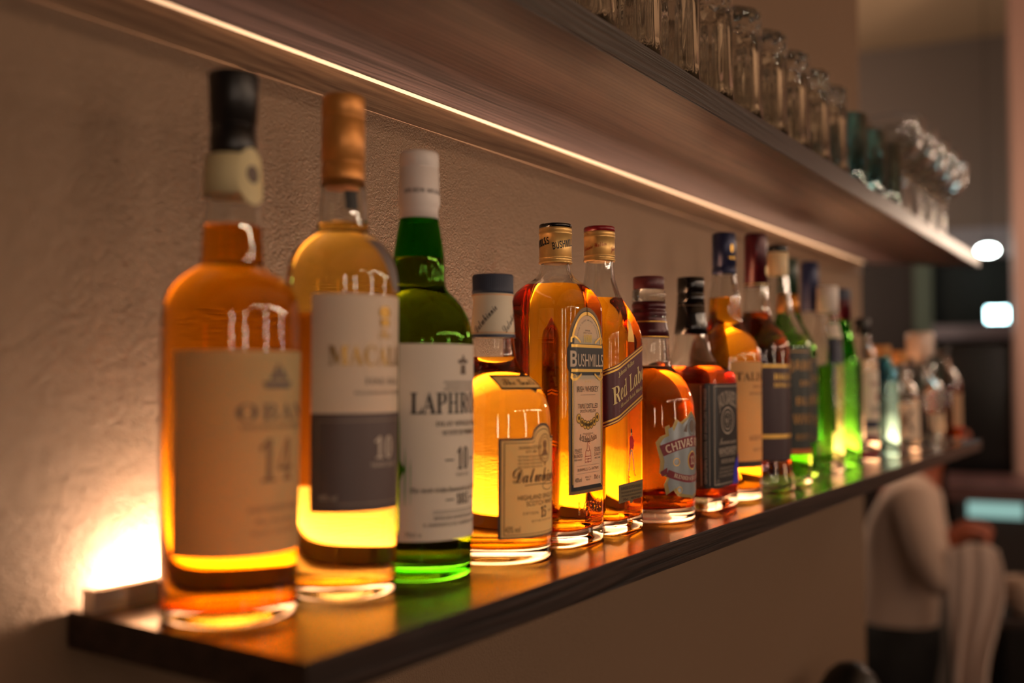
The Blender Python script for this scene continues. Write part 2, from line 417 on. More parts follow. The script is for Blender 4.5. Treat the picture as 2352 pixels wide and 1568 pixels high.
# ------------------------------------------------------------------ shelves and strip light
X0, X1, YF, YW = 0.319, 2.19, 0.32, 0.50
lo_poly = [(X0, YF), (X1, YF), (2.03, YW - 0.002), (X0, YW - 0.002)]
lower = prism('wall_shelf', lo_poly, -0.1455, -0.126, [M_SHELF, M_SHELFE], bev=0.0008, side_idx=1)
tag(lower, 'lower dark brown wooden shelf carrying the row of bottles', 'shelf')
up_poly = [(-0.6, YF), (2.205, YF), (2.035, 0.492), (-0.6, 0.492)]
upper = prism('wall_shelf', up_poly, 0.223, 0.2455, [M_SHELF2, M_SHELFE], bev=0.0008, side_idx=1)
tag(upper, 'upper brown wooden shelf carrying the rows of glasses', 'shelf')
box('wall_batten', (-0.6, 1.99, 0.4988, 0.49995, 0.200, 0.223), M_BATTEN, upper)
o = box('back_strip', (-0.6, 1.992, 0.492, 0.4985, 0.2222, 0.240), M_TRIM, upper); o['label'] = 'pale strip along the back edge'
led = thing('strip_light', 'glowing aluminium strip light lying on the lower shelf against the wall', 'strip light', (0, 0, -0.126))
bm = bmesh.new()
add_box(bm, 0.325, 1.985, 0.4810, 0.4820, 0.0, 0.0115); add_box(bm, 0.325, 1.985, 0.4820, 0.4880, 0.0105, 0.0115); add_box(bm, 0.325, 1.985, 0.4820, 0.4900, 0.0, 0.0010)
from_bm('profile', bm, M_ALU, led, smooth=False)
box('end_cap', (0.323, 0.3255, 0.4805, 0.4910, 0.0, 0.0118), M_ALU, led)
bm = bmesh.new()      # the diffuser looks at the wall, tilted a little upwards
pr = [(0.4823, 0.0011), (0.4900, 0.0011), (0.4872, 0.0104), (0.4823, 0.0104)]
va = [bm.verts.new((0.350, y, z)) for y, z in pr]; vb = [bm.verts.new((1.983, y, z)) for y, z in pr]
bm.faces.new(va); bm.faces.new(list(reversed(vb)))
for i in range(4):
    j = (i + 1) % 4; f = bm.faces.new((va[j], va[i], vb[i], vb[j])); f.material_index = 0 if i == 1 else 1
bmesh.ops.recalc_face_normals(bm, faces=bm.faces)
for f in bm.faces: f.material_index = 0 if f.normal.y > 0.8 else 1
o = from_bm('diffuser', bm, [M_LED, M_ALU], led, smooth=False); o['label'] = 'glowing warm white diffuser'

# ------------------------------------------------------------------ bottles
def closure(b, z0, z1, r0, r1, m, name='cap', **k):
    return b.part(name, [(z0, r0), (z1 - 0.001, r1), (z1, r1 - 0.001), (z1, 0.0)], m, **k)

# 1 tall bottle, black capsule, cream seal, beige label
B = Bottle(0.362, 0.42, 'leftmost bottle, amber whisky with a tall black capsule and plain beige label', [(0.03, 0.0356), (0.12, 0.0362), (0.157, 0.0362), (0.170, 0.0345), (0.179, 0.0265), (0.1845, 0.0168), (0.188, 0.0163), (0.207, 0.0156), (0.225, 0.0142), (0.262, 0.011)], 0.2065, liq('oak_amber_whisky', (0.94, 0.56, 0.05)), base=0.006)
B.part('capsule', [(0.2430, 0.0118), (0.2435, 0.0124), (0.2600, 0.0122), (0.2603, 0.0117), (0.2612, 0.0117), (0.2615, 0.0124), (0.279, 0.0131), (0.2875, 0.0137), (0.289, 0.0132), (0.2892, 0.0)], M_BLACKCAP)
sealp = B.part('neck_seal', [(0.2225, 0.0150), (0.2225, 0.0158), (0.233, 0.0154), (0.2440, 0.0145), (0.2442, 0.0122)], M_CREAM)
o = B.decal('seal_tab', [('P', [ell(0.0, 0.232, 0.0085, 0.0155)])], M_CREAM, None, off=0.0022, du=0.0015, dv=0.003)
B.print(o, INK_GREY, [disc(0.0, 0.233, 0.0035, 0.005)], off=0.0024)
lb = B.label([rect(-0.0575, 0.0575, 0.0355, 0.1393)], P_BEIGE)
B.print(lb, INK_GREY, [T('OBAN', 0.0, 0.108, 0.0085, 0.046, 'serif', sp=1.15), poly((-0.008, 0.120), (0.008, 0.120), (0.010, 0.1235), (-0.010, 0.1235)), poly((-0.006, 0.1245), (0, 0.1245), (0, 0.134)), poly((0.001, 0.1245), (0.007, 0.1245), (0.001, 0.132)),
    T('SINGLE MALT SCOTCH WHISKY', 0, 0.1005, 0.0022, 0.042, 'serif'), T('AGED FOURTEEN YEARS', 0, 0.059, 0.0026, 0.034, 'serif'), T('Oban Distillery', 0, 0.053, 0.003, 0.026, 'script'), T('PRODUCT OF SCOTLAND', 0, 0.047, 0.002, 0.03)])
B.print(lb, mat('tan_ink', lin('8a6846'), 0.6), [T('14', 0.0, 0.083, 0.021, 0.022, 'serif')])

# 2 gold capsule, white and grey label
B = Bottle(0.437, 0.41, 'second bottle from the left, golden whisky with copper gold capsule and white-and-grey label', [(0.03, 0.0322), (0.10, 0.0328), (0.178, 0.0330), (0.190, 0.0325), (0.200, 0.0290), (0.2075, 0.0210), (0.2105, 0.0152), (0.2165, 0.0150), (0.228, 0.0146), (0.245, 0.0125), (0.27, 0.010)], 0.2165, LQ_GOLD, base=0.006)
B.part('capsule', [(0.2380, 0.0122), (0.2385, 0.0128), (0.2515, 0.0128), (0.2520, 0.0122), (0.2535, 0.0122), (0.2540, 0.0129), (0.2785, 0.0129), (0.2790, 0.0124), (0.2803, 0.0124), (0.2808, 0.0129), (0.2912, 0.0128), (0.2930, 0.0120), (0.2932, 0)], M_COPPER)
lb = B.label([rect(-0.0445, 0.0445, 0.0502, 0.1728)], P_WARM)
B.print(lb, P_GREYBR, [rect(-0.0445, 0.0445, 0.0502, 0.1054)], off=0.0004, name='lower_panel')
B.print(lb, mat('pale_frame_ink', lin('8f7c6e'), 0.4, metal=0.4), [frame(-0.0405, 0.0405, 0.0545, 0.1015, 0.0006)], off=0.0006)
B.print(lb, mat('dark_gold_ink', lin('a07a36'), 0.35, metal=0.8), [T('MACALLAN', 0.0, 0.1380, 0.0108, 0.069, 'serif'), T('The', 0, 0.151, 0.006, 0.011, 'script'), disc(0, 0.163, 0.005, 0.0035), rect(-0.004, 0.004, 0.155, 0.159),], off=0.0007)
B.print(lb, mat('pale_silver_ink', lin('c9b8a8'), 0.5), [T('10', 0.0, 0.0855, 0.0120, 0.0145, 'serif'), T('YEARS OLD', 0.0, 0.076, 0.0024, 0.02), T('40% vol', -0.034, 0.0585, 0.0032, 0.010)], off=0.0007)
B.print(lb, INK_GREY, [T('FINE OAK', 0.0, 0.1235, 0.0036, 0.027, 'serif', sp=1.3), T('HIGHLAND SINGLE MALT SCOTCH WHISKY', 0, 0.117, 0.0018, 0.04, 'serif')], off=0.0007)
o = B.decal('back_label', [rect(0.068, 0.098, 0.060, 0.165)], paper('amber_back_label', lin('d8b080'), 0.5), None)
B.print(o, INK_BROWN, [rect(0.070, 0.070 + 0.018 + random.random() * 0.008, 0.063 + i * 0.0032, 0.0642 + i * 0.0032) for i in range(31)])
B.decal('shoulder_ribbon', [poly((-0.006, 0.2055), (0.006, 0.2055), (0.021, 0.176), (0.009, 0.176))], mat('grey_ribbon', lin('6e6260'), 0.5), None, off=0.0004, du=0.0015, dv=0.0015)

o = B.decal('neck_patch', [rect(-0.0104, -0.0030, 0.2235, 0.2345)], M_BLACK, None, off=0.0004); o['label'] = 'small black patch on the neck'  # small black rectangle laid on the neck glass

# 3 green bottle, white capsule
B = Bottle(0.5035, 0.4055, 'green glass bottle with a white capsule and white label, third from the left', [(0.02, 0.0342), (0.028, 0.0352), (0.14, 0.0354), (0.152, 0.0350), (0.163, 0.0328), (0.174, 0.0265), (0.182, 0.0178), (0.188, 0.0166), (0.196, 0.0168), (0.206, 0.0161), (0.218, 0.0142), (0.228, 0.0124), (0.25, 0.0105)], 0.2022, LQ_GREENISH, glass=M_GREEN, base=0.010)
B.part('capsule', [(0.2278, 0.0120), (0.2280, 0.0128), (0.2335, 0.0123), (0.2352, 0.0128), (0.2380, 0.0136), (0.2420, 0.0134), (0.2600, 0.0127), (0.2603, 0.0124), (0.2618, 0.0124), (0.2622, 0.0127), (0.2695, 0.0126), (0.2712, 0.0118), (0.2714, 0)], M_WHITECAP)
bmc = bmesh.new()
for ang in (-1.15, 0.0, 1.15, 2.3):
    add = T('ESTD 1815 WITHOUT RIVAL'[:12] if ang else '1815 ISLAY', ang * 0.0133, 0.2448, 0.0026, 0.0135, 'serif'); add_shape(bmc, add)
for v in bmc.verts:
    a = v.co.x / 0.0133; v.co = Vector((math.sin(a) * 0.01355, -math.cos(a) * 0.01355, v.co.y))
from_bm('lettering', bmc, M_BLACK, [c for c in B.root.children if c.name.startswith('capsule')][0])
B.ua = 0.94
lb = B.label([rect(-0.0462, 0.0462, 0.0257, 0.1463)], P_WHITE)
def lines(u, v0, n, dv, w, t=0.0009): return [T('DISTILLED AND BOTTLED IN SCOTLAND BY THE DISTILLERY', u, v0 - i * dv, t * 1.5, w - (i % 2) * 0.004, 'serif') for i in range(n)]
B.print(lb, M_BLACK, [T('LAPHROAIG', 0.0, 0.1098, 0.0130, 0.0775, 'serif')])
B.print(lb, INK_BROWN, [T('ISLAY SINGLE MALT', 0.0, 0.0972, 0.0030, 0.044, 'serif'), T('SCOTCH WHISKY', 0.0, 0.0916, 0.0030, 0.035, 'serif'), T('10', 0.0, 0.0752, 0.0130, 0.0115, 'serif'),
    rect(-0.0155, -0.0088, 0.0742, 0.0752), rect(0.0088, 0.0155, 0.0742, 0.0752), T('YEARS OLD', 0.0, 0.0655, 0.0018, 0.014), T('The most richly flavoured of all Scotch whiskies', 0.0, 0.0568, 0.0028, 0.077, 'frak'), T('1815', 0.0, 0.0505, 0.0064, 0.0125, 'serif'),
    rect(-0.0150, -0.0085, 0.0500, 0.0508), rect(0.0085, 0.0150, 0.0500, 0.0508), rect(-0.024, 0.024, 0.0437, 0.0440), rect(-0.024, 0.024, 0.0424, 0.0427), T('DISTILLED AND BOTTLED IN SCOTLAND', 0, 0.0396, 0.0019, 0.046, 'serif'), T('D. JOHNSTON & CO., LAPHROAIG, ISLE OF ISLAY', 0, 0.0356, 0.0018, 0.060, 'serif'), T('70cl e', -0.0365, 0.0300, 0.0028, 0.0105)] + lines(0, 0.1226, 3, 0.0022, 0.034))
B.print(lb, INK_GREY, [disc(0, 0.1365, 0.0018, 0.0022), poly((-0.003, 0.1275), (0.003, 0.1275), (0.0022, 0.1335), (-0.0022, 0.1335)), disc(-0.0030, 0.1355, 0.0022, 0.0014), disc(0.0030, 0.1355, 0.0022, 0.0014), disc(0, 0.1385, 0.001, 0.0012)])

# 4 squat golden bottle, navy cap
B = Bottle(0.580, 0.40, 'short round golden whisky bottle with a ribbed navy cap and cream label', [(0.02, 0.0412), (0.07, 0.0416), (0.093, 0.0415), (0.105, 0.0404), (0.1145, 0.0365), (0.122, 0.0305), (0.128, 0.0235), (0.134, 0.0182), (0.140, 0.0160), (0.155, 0.0150), (0.182, 0.0125)], 0.1398, liq('honey_whisky', (1.0, 0.71, 0.17)), base=0.009)
def knurl(x, y, z):
    a = math.atan2(y, x); k = 1 + 0.016 * math.cos(60 * a); return x * k, y * k
B.part('cap', [(0.1840, 0.0140), (0.1842, 0.0145), (0.1870, 0.0146), (0.1875, 0.0144), (0.1968, 0.0145), (0.1980, 0.0138), (0.1982, 0)], M_NAVY, n=60, mod=knurl)
wp = B.part('neck_wrap', [(0.1535, 0.0150), (0.1536, 0.0156), (0.1600, 0.0154), (0.1750, 0.0142), (0.1795, 0.0139), (0.1822, 0.0146), (0.1842, 0.0147)], M_CREAMWRAP)
def neck_text(items, m, r0, name='lettering', parent=None):
    bm = bmesh.new()
    for it in items: add_shape(bm, it)
    u = -0.06
    while u < 0.06:
        bmesh.ops.bisect_plane(bm, geom=list(bm.verts) + list(bm.edges) + list(bm.faces), plane_co=(u, 0, 0), plane_no=(1, 0, 0)); u += 0.0015
    for v in bm.verts:
        r = r0(v.co.y) if callable(r0) else r0
        a = v.co.x / r; v.co = Vector((math.sin(a) * r, -math.cos(a) * r, v.co.y))
    return from_bm(name, bm, m, parent)
rw = lambda z: 0.0159 + (0.1535 - z) * 0.065
neck_text([T('Dalwhinnie', -0.021 + i * 0.022, 0.1668, 0.0058, 0.024, 'script', rot=0.80) for i in range(-1, 3)], INK_BROWN, rw, parent=wp)
neck_text([rect(-0.045, 0.045, 0.1535, 0.1556)], M_NAVY, lambda z: 0.0160, 'navy_band', wp)
neck_text([rect(-0.045, 0.045, 0.1565, 0.1569)], M_COPPER, 0.0159, 'copper_line', wp); neck_text([rect(-0.042, 0.042, 0.1830, 0.1835)], M_COPPER, 0.0149, 'copper_line', wp)
o = B.decal('small_label', [('P', [[(-0.0275, 0.1175), (-0.0265, 0.1168), (-0.004, 0.1172), (0, 0.1150), (0.004, 0.1172), (0.0265, 0.1168), (0.0275, 0.1175), (0.0275, 0.1265), (0.0265, 0.1272), (0.004, 0.1268), (0.0, 0.1288), (-0.004, 0.1268), (-0.0265, 0.1272), (-0.0275, 0.1265)]])], P_CREAM, None, dv=0.0015)
B.print(o, M_BLACK, [frame(-0.0275, 0.0275, 0.1172, 0.1268, 0.0012), poly((-0.004, 0.1172), (0.004, 0.1172), (0, 0.1152)), poly((-0.004, 0.1268), (0, 0.1288), (0.004, 0.1268))], off=0.0006, name='border', dv=0.0015)
B.print(o, INK_BROWN, [T('The Gentle Spirit', 0, 0.1220, 0.0044, 0.047, 'script')], off=0.0010, dv=0.0015)
hump = [(-0.0366, 0.0179), (0.0366, 0.0179), (0.0366, 0.0850), (0.0125, 0.0850)] + [(0.0112 * math.cos(a), 0.0862 + 0.0085 * math.sin(a)) for a in [i * PI / 14 for i in range(15)]] + [(-0.0125, 0.0850), (-0.0366, 0.0850)]
def inset(P, du, dv, c=(0, 0.05)): return [(c[0] + (x - c[0]) * du, c[1] + (y - c[1]) * dv) for x, y in P]
lb = B.label([('P', [hump])], P_CREAM); qq = inset(hump, 0.945, 0.957)
B.print(lb, mat('dark_brown_border', lin('3a2a20'), 0.5), [('S', hump + [hump[0]], qq + [qq[0]])], off=0.0005, name='border')
q = inset(hump, 0.895, 0.915); q2 = inset(hump, 0.882, 0.903)
B.print(lb, INK_BROWN, [('S', q + [q[0]], q2 + [q2[0]])], off=0.0007, name='border_line')
B.print(lb, INK_BROWN, [T('Dalwhinnie', 0.0, 0.0605, 0.0105, 0.0535, 'script'), T('HIGHLAND SINGLE MALT', 0.0, 0.0452, 0.0031, 0.046), T('SCOTCH WHISKY', 0.0, 0.0410, 0.0031, 0.033), T('15', 0.0, 0.0345, 0.0070, 0.0065, 'serif'), T('FIFTEEN', -0.0125, 0.0345, 0.0018, 0.013, sp=1.4), T('YEARS OLD', 0.0125, 0.0345, 0.0018, 0.013, sp=1.4), T('BOTTLED IN SCOTLAND', 0.0, 0.0290, 0.0013, 0.024, sp=1.2),
    T('43% vol', -0.0265, 0.0245, 0.0040, 0.0105), T('DALWHINNIE DISTILLERY', -0.0125, 0.0785, 0.0022, 0.020, sp=1.1), T('ESTD 1898', -0.0125, 0.0757, 0.0018, 0.009), T('70cl', 0.0265, 0.0245, 0.0035, 0.008),
    stroke([(-0.018 + i * 0.0010, 0.0532 + 0.0005 * math.sin(i * 0.16)) for i in range(40)], 0.0005), stroke([(0.006 + 0.0075 * math.cos(a), 0.0520 + 0.0030 * math.sin(a)) for a in [i * 2 * PI / 24 for i in range(25)]], 0.0004)]
    + [T('FROM THE HIGHEST DISTILLERY IN SCOTLAND', -0.0125, 0.0725 - i * 0.0023, 0.0014, 0.021) for i in range(4)], off=0.0008)
B.print(lb, mat('emblem_brown', lin('8a5f2c'), 0.5), [annul(0.0015, 0.0775, 0.0075, 0.0098, 0.0006), annul(0.0015, 0.0775, 0.0055, 0.0078, 0.0004), disc(0.0015, 0.0800, 0.0022, 0.0030), poly((-0.0025, 0.0725), (0.0055, 0.0725), (0.0015, 0.0790)), poly((0.0005, 0.0680), (0.0025, 0.0680), (0.0015, 0.0650))], off=0.0008)

# 5 rectangular bottle, arched label
SQ = 0.52
B = Bottle(0.658, 0.395, 'tall square-shouldered whiskey bottle with a black-topped gold cap and arched cream and black label', [(0.03, 0.0325, SQ, 0.90), (0.172, 0.0325, SQ, 0.90), (0.182, 0.0318, SQ, 0.90), (0.1905, 0.0280, 0.45, 0.90), (0.1965, 0.0220, 0.3, 0.93), (0.201, 0.0158, 0.1, 1.0), (0.2060, 0.0125, 0, 1.0), (0.2125, 0.0112, 0, 1.0), (0.235, 0.0105, 0, 1.0)], 0.1955, LQ_AMBER, base=0.011)
goldprof = lambda z0, z1, r: [(z0, r - 0.0006), (z0 + 0.0005, r + 0.0003), (z0 + 0.0018, r + 0.0003), (z0 + 0.0022, r - 0.0002), (z0 + 0.0040, r - 0.0002), (z0 + 0.0043, r + 0.0001), (z0 + 0.0052, r + 0.0001), (z0 + 0.0055, r - 0.0002), (z1 - 0.0055, r - 0.0002), (z1 - 0.0052, r + 0.0002), (z1 - 0.0036, r + 0.0002), (z1 - 0.0033, r - 0.0002), (z1 - 0.0016, r + 0.0001), (z1, r - 0.0002), (z1, 0.0)]
cp = B.part('cap', goldprof(0.2127, 0.2405, 0.0127), M_GOLDCAP)
B.part('cap_top', [(0.2404, 0.0126), (0.2426, 0.0127), (0.2434, 0.0121), (0.2435, 0)], M_BLACKSHINE)
neck_text([T('BUSHMILLS', -0.004 + i * 0.0258, 0.2275, 0.0052, 0.0235, 'bold', rot=0.20) for i in range(-1, 3)], M_BLACK, 0.01275, parent=cp)
B.ua, B.ub = 0.90, -0.0030
def arch(hw, vb, vs, vt, n=24): return [(-hw, vb), (hw, vb)] + [(hw * math.cos(a), vs + (vt - vs) * math.sin(a)) for a in [i * PI / n for i in range(n + 1)]]
lb = B.label([('P', [arch(0.0262, 0.0400, 0.152, 0.1776)])], P_LIT)
def ringof(a, b): return ('S', a + [a[0]], b + [b[0]])
B.print(lb, P_BROWNFR, [ringof(arch(0.0268, 0.0395, 0.152, 0.1782), arch(0.0247, 0.0420, 0.152, 0.1757))], off=0.0004, name='brown_frame')
B.print(lb, P_BLACK, [ringof(arch(0.0247, 0.0420, 0.152, 0.1757), arch(0.0215, 0.0450, 0.152, 0.1720)), rect(-0.0247, 0.0247, 0.1240, 0.1550), poly((-0.0247, 0.1285), (-0.0280, 0.1325), (-0.0280, 0.1470), (-0.0247, 0.1510)), poly((0.0247, 0.1285), (0.0247, 0.1510), (0.0280, 0.1470), (0.0280, 0.1325))], off=0.0004, name='black_border')
B.print(lb, M_GOLD, [('S', [(x, y) for x, y in arch(0.0238, 0.0432, 0.152, 0.1748)[1:-1]], [(x, y) for x, y in arch(0.0218, 0.0445, 0.152, 0.1722)[1:-1]])], off=0.0006, name='gold_arch')
B.print(lb, P_LIT, [('P', [arch(0.0212, 0.1505, 0.152, 0.1716)]), rect(-0.0222, 0.0222, 0.0450, 0.1270)], off=0.0006, name='panel')
B.print(lb, P_BLACK, [poly((-0.0255, 0.1295), (0.0255, 0.1295), (0.0278, 0.1325), (0.0278, 0.1470), (0.0255, 0.1505), (-0.0255, 0.1505), (-0.0278, 0.1470), (-0.0278, 0.1325))], off=0.0008, name='name_band')
def band(v): return [rect(-0.0245, 0.0245, v, v + 0.0022)]
knots = []
for s in (-1, 1):
    knots += [stroke([(s * 0.0245, 0.1515), (s * 0.0242, 0.1545), (s * 0.0225, 0.1558), (s * 0.0190, 0.1550), (s * 0.0120, 0.1515)], 0.0016), stroke([(s * 0.0238, 0.1285), (s * 0.0245, 0.1255), (s * 0.0228, 0.1238), (s * 0.0195, 0.1240), (s * 0.0110, 0.1280)], 0.0017), annul(s * 0.0215, 0.1262, 0.0022, 0.0018, 0.0006)]
B.print(lb, M_GOLD, band(0.1478) + band(0.1296) + knots + [rect(-0.0235, -0.0229, 0.0470, 0.1230), rect(0.0229, 0.0235, 0.0470, 0.1230)], off=0.0010, name='gold_trim')
B.print(lb, INK_CREAM, [T('B', -0.0222, 0.1390, 0.0112, 0.0066, 'bold'), T('USHMILLS', 0.0045, 0.1383, 0.0092, 0.0430, 'sans', sp=0.98)], off=0.0011)
B.print(lb, M_BLACK, [T('IRISH WHISKEY', 0, 0.1168, 0.0042, 0.0365), T('TRIPLE DISTILLED', 0, 0.1042, 0.0034, 0.0340), T('SMOOTH & MELLOW', 0, 0.1004, 0.0022, 0.0270), rect(-0.0125, 0.0125, 0.1124, 0.1126), T('The Old Bushmills Distillery', 0, 0.0792, 0.0042, 0.0290, 'frak', arc=-0.045),
    T('DISTILLED MATURED AND', 0, 0.0836, 0.0010, 0.0170), T('BOTTLED BY', 0, 0.0824, 0.0010, 0.008), T('FINEST', -0.0158, 0.0716, 0.0024, 0.0105), rect(-0.021, -0.0105, 0.0697, 0.0700), T('BLENDED', -0.0158, 0.0676, 0.0024, 0.0125), T('IRISH WHISKEY', -0.0158, 0.0647, 0.0013, 0.0115), T('GENUINE', 0.0158, 0.0716, 0.0024, 0.0105), rect(0.0105, 0.021, 0.0697, 0.0700), T('QUALITY', 0.0158, 0.0676, 0.0024, 0.0110), T('SINCE 1608', 0.0158, 0.0647, 0.0013, 0.0095),
    rect(-0.019, 0.019, 0.0600, 0.06015), T('BUSHMILLS, Co ANTRIM', 0, 0.0572, 0.0020, 0.0350), rect(-0.019, 0.019, 0.0543, 0.05445), T('40%vol', -0.0160, 0.0500, 0.0032, 0.0100), T('PRODUCT OF', 0.0, 0.0512, 0.0012, 0.0100), T('IRELAND', 0.0, 0.0493, 0.0012, 0.0065), T('70cl e', 0.0150, 0.0505, 0.0032, 0.0100),
    T("ORIGINAL", 0, 0.1606, 0.0010, 0.0090), T("GRANT TO DISTIL", 0, 0.1588, 0.0010, 0.0150)] + [T("IRELAND'S OLDEST WHISKEY DISTILLERY"[i], 0.0178 * math.cos(PI - 0.15 - (i + 0.5) * (PI - 0.3) / 35), 0.1520 + 0.0165 * math.sin(PI - 0.15 - (i + 0.5) * (PI - 0.3) / 35), 0.0012, None, rot=PI / 2 - 0.15 - (i + 0.5) * (PI - 0.3) / 35) for i in range(35) if "IRELAND'S OLDEST WHISKEY DISTILLERY"[i] != ' '], off=0.0008)
B.print(lb, mat('bright_gold_ink', lin('e8c860'), 0.35, metal=0.5), [T('1608', 0, 0.1545, 0.0052, 0.0140, 'serif'), T('*  *  *', 0, 0.1218, 0.0024, 0.0095)], off=0.0009)
med = []
for i in range(7):
    t = (i - 3) / 3.0; med.append((0.0155 * t, 0.0898 + 0.0055 * t * t, 0.0034 if abs(i - 3) != 3 else 0.0036))
B.print(lb, M_GOLD, [disc(a, b, r) for a, b, r in med], off=0.0008, name='medals')
B.print(lb, mat('medal_shadow_ink', lin('4e3a16'), 0.4, metal=0.5), [annul(a, b, r, r, 0.0004) for a, b, r in med] + [disc(a, b + 0.0002, r * 0.42) for a, b, r in med], off=0.00095, name='medal_relief')
B.print(lb, INK_RED, [rect(-0.0052, 0.0052, 0.0622, 0.0626), rect(-0.0052, -0.0048, 0.0622, 0.0668), rect(0.0048, 0.0052, 0.0622, 0.0668), rect(-0.0052, 0.0052, 0.0664, 0.0668), annul(0, 0.0635, 0.0012, 0.0016, 0.0004), rect(-0.0045, 0.0045, 0.0646, 0.0649), stroke([(-0.0045, 0.0668), (-0.0042, 0.0700), (-0.0018, 0.0722), (-0.0010, 0.0760), (0.0004, 0.0776), (0.0018, 0.0772), (0.0020, 0.0758)], 0.0005), stroke([(0.0045, 0.0668), (0.0042, 0.0700), (0.0020, 0.0722), (0.0010, 0.0752)], 0.0005), stroke([(-0.0030, 0.0712), (0.0, 0.0704), (0.0030, 0.0712)], 0.0004)], off=0.0008)
B.ua, B.ub = 1.0, 0.0
B.decal('embossed_year', [T('1608', 0.0, 0.0290, 0.0095, 0.0330, 'sans', ext=0.0004, sp=1.2)], M_GLASS, None, off=0.0005, du=0.003)
B.decal('embossed_lettering', [T(t, -0.0470, v, 0.0058, wd, 'sans', ext=0.0004) for t, v, wd in (('1608', 0.094, 0.016), ('OLD', 0.083, 0.014), ("MILL'S", 0.073, 0.018), ('QUALITY', 0.0625, 0.020), ('WHISKEY', 0.053, 0.020))], M_GLASS, None, off=0.0005, du=0.003)

# 6 square bottle, red slanted label
SQ = 0.62
B = Bottle(0.729, 0.395, 'square clear bottle with a red-topped gold cap and slanting dark red label', [(0.03, 0.0298, SQ, 0.95), (0.150, 0.0298, SQ, 0.95), (0.162, 0.0296, SQ, 0.95), (0.170, 0.0280, 0.5, 0.95), (0.1790, 0.0242, 0.35, 1.0), (0.1900, 0.0180, 0.12, 1.0), (0.2038, 0.0135, 0, 1.0), (0.2150, 0.0118, 0, 1.0), (0.24, 0.0108, 0, 1.0)], 0.1904, LQ_AMBER, base=0.010)
cp = B.part('cap', goldprof(0.2213, 0.2462, 0.0130), M_GOLDCAP)
B.part('cap_top', [(0.2461, 0.0129), (0.2492, 0.0131), (0.2503, 0.0124), (0.2504, 0)], M_RED)
neck_text([T('Johnnie Walker', -0.02 + i * 0.028, 0.2335, 0.0040, 0.024, 'script', rot=0.2) for i in range(-1, 3)], INK_RED, 0.0130, parent=cp)
sl = math.tan(0.37)
def slant(u0, u1, a, b): return poly((u0, a + u0 * sl), (u1, a + u1 * sl), (u1, b + u1 * sl), (u0, b + u0 * sl))
lb = B.label([slant(-0.074, 0.050, 0.0985, 0.1445)], P_MAROON)
B.print(lb, M_GOLD, [slant(-0.074, 0.050, 0.1425, 0.1437), slant(-0.074, 0.050, 0.1398, 0.1413), slant(-0.074, 0.050, 0.1018, 0.1033), slant(-0.074, 0.050, 0.0993, 0.1005)], off=0.0004, name='gold_line')
B.print(lb, INK_PALE, [T('Red Label', -0.0005, 0.1215, 0.0130, 0.0600, 'bital', rot=0.40, shear=0.15), T('Johnnie Walker', -0.008, 0.1330, 0.0035, 0.030, 'bital', rot=0.40), T('Blended Scotch Whisky', 0.001, 0.1105, 0.0035, 0.042, 'script', rot=0.38)], off=0.0005)
B.print(lb, mat('dull_red_ink', lin('8a4a44'), 0.5), [T('PRODUCT OF SCOTLAND BY JOHN WALKER & SONS', 0.0, 0.1063, 0.0016, 0.045, rot=0.37)], off=0.0005)
o = B.decal('emblem', [poly((-0.0045, 0.1545), (0.0065, 0.1545), (0.0065, 0.158), (0.005, 0.163), (0.0035, 0.170), (0.001, 0.174), (-0.0015, 0.170), (-0.003, 0.163), (-0.0045, 0.158))], M_GOLD, None, du=0.002, dv=0.003); o['label'] = 'gold crest sticker on the shoulder'
st = B.decal('walking_figure', [poly((-0.0028, 0.0775), (0.0028, 0.0785), (0.0044, 0.0730), (0.0052, 0.0695), (0.0034, 0.0665), (0.0010, 0.0680), (-0.0022, 0.0640), (-0.0048, 0.0605), (-0.0024, 0.0690)), stroke([(0.0016, 0.0770), (0.0045, 0.0745), (0.0060, 0.0725)], 0.0010)], INK_SCARLET, None)
B.print(st, M_BLACK, [rect(-0.0006, 0.0016, 0.0812, 0.0838), rect(-0.0014, 0.0026, 0.0806, 0.0813), stroke([(-0.0042, 0.0500), (-0.0050, 0.0470), (-0.0040, 0.0452), (-0.0018, 0.0448)], 0.0008), stroke([(0.0052, 0.0500), (0.0056, 0.0470), (0.0066, 0.0456), (0.0086, 0.0460)], 0.0008), stroke([(0.0060, 0.0728), (0.0078, 0.0560)], 0.0003)], off=0.0003)
B.print(st, INK_PALE, [disc(0.0005, 0.0795, 0.0011, 0.0015), stroke([(0.0, 0.0670), (-0.0026, 0.0590), (-0.0044, 0.0500)], 0.0017), stroke([(0.0012, 0.0670), (0.0036, 0.0590), (0.0052, 0.0500)], 0.0017)], off=0.00028)
o = B.decal('lower_label', [poly((-0.0215, 0.0255), (-0.003, 0.0262), (-0.002, 0.0240), (0.002, 0.0240), (0.003, 0.0262), (0.0215, 0.0270), (0.0215, 0.0415), (-0.0215, 0.0400))], P_GREYGOLD, None)
B.print(o, INK_BROWN, [T('BLENDED SCOTCH WHISKY', 0, 0.0370, 0.0024, 0.036), T('DISTILLED BLENDED AND BOTTLED IN SCOTLAND', 0, 0.0335, 0.0013, 0.036), T('JOHN WALKER & SONS KILMARNOCK', 0, 0.0308, 0.0013, 0.036), T('70cl   40%vol', 0, 0.0280, 0.0018, 0.030)])

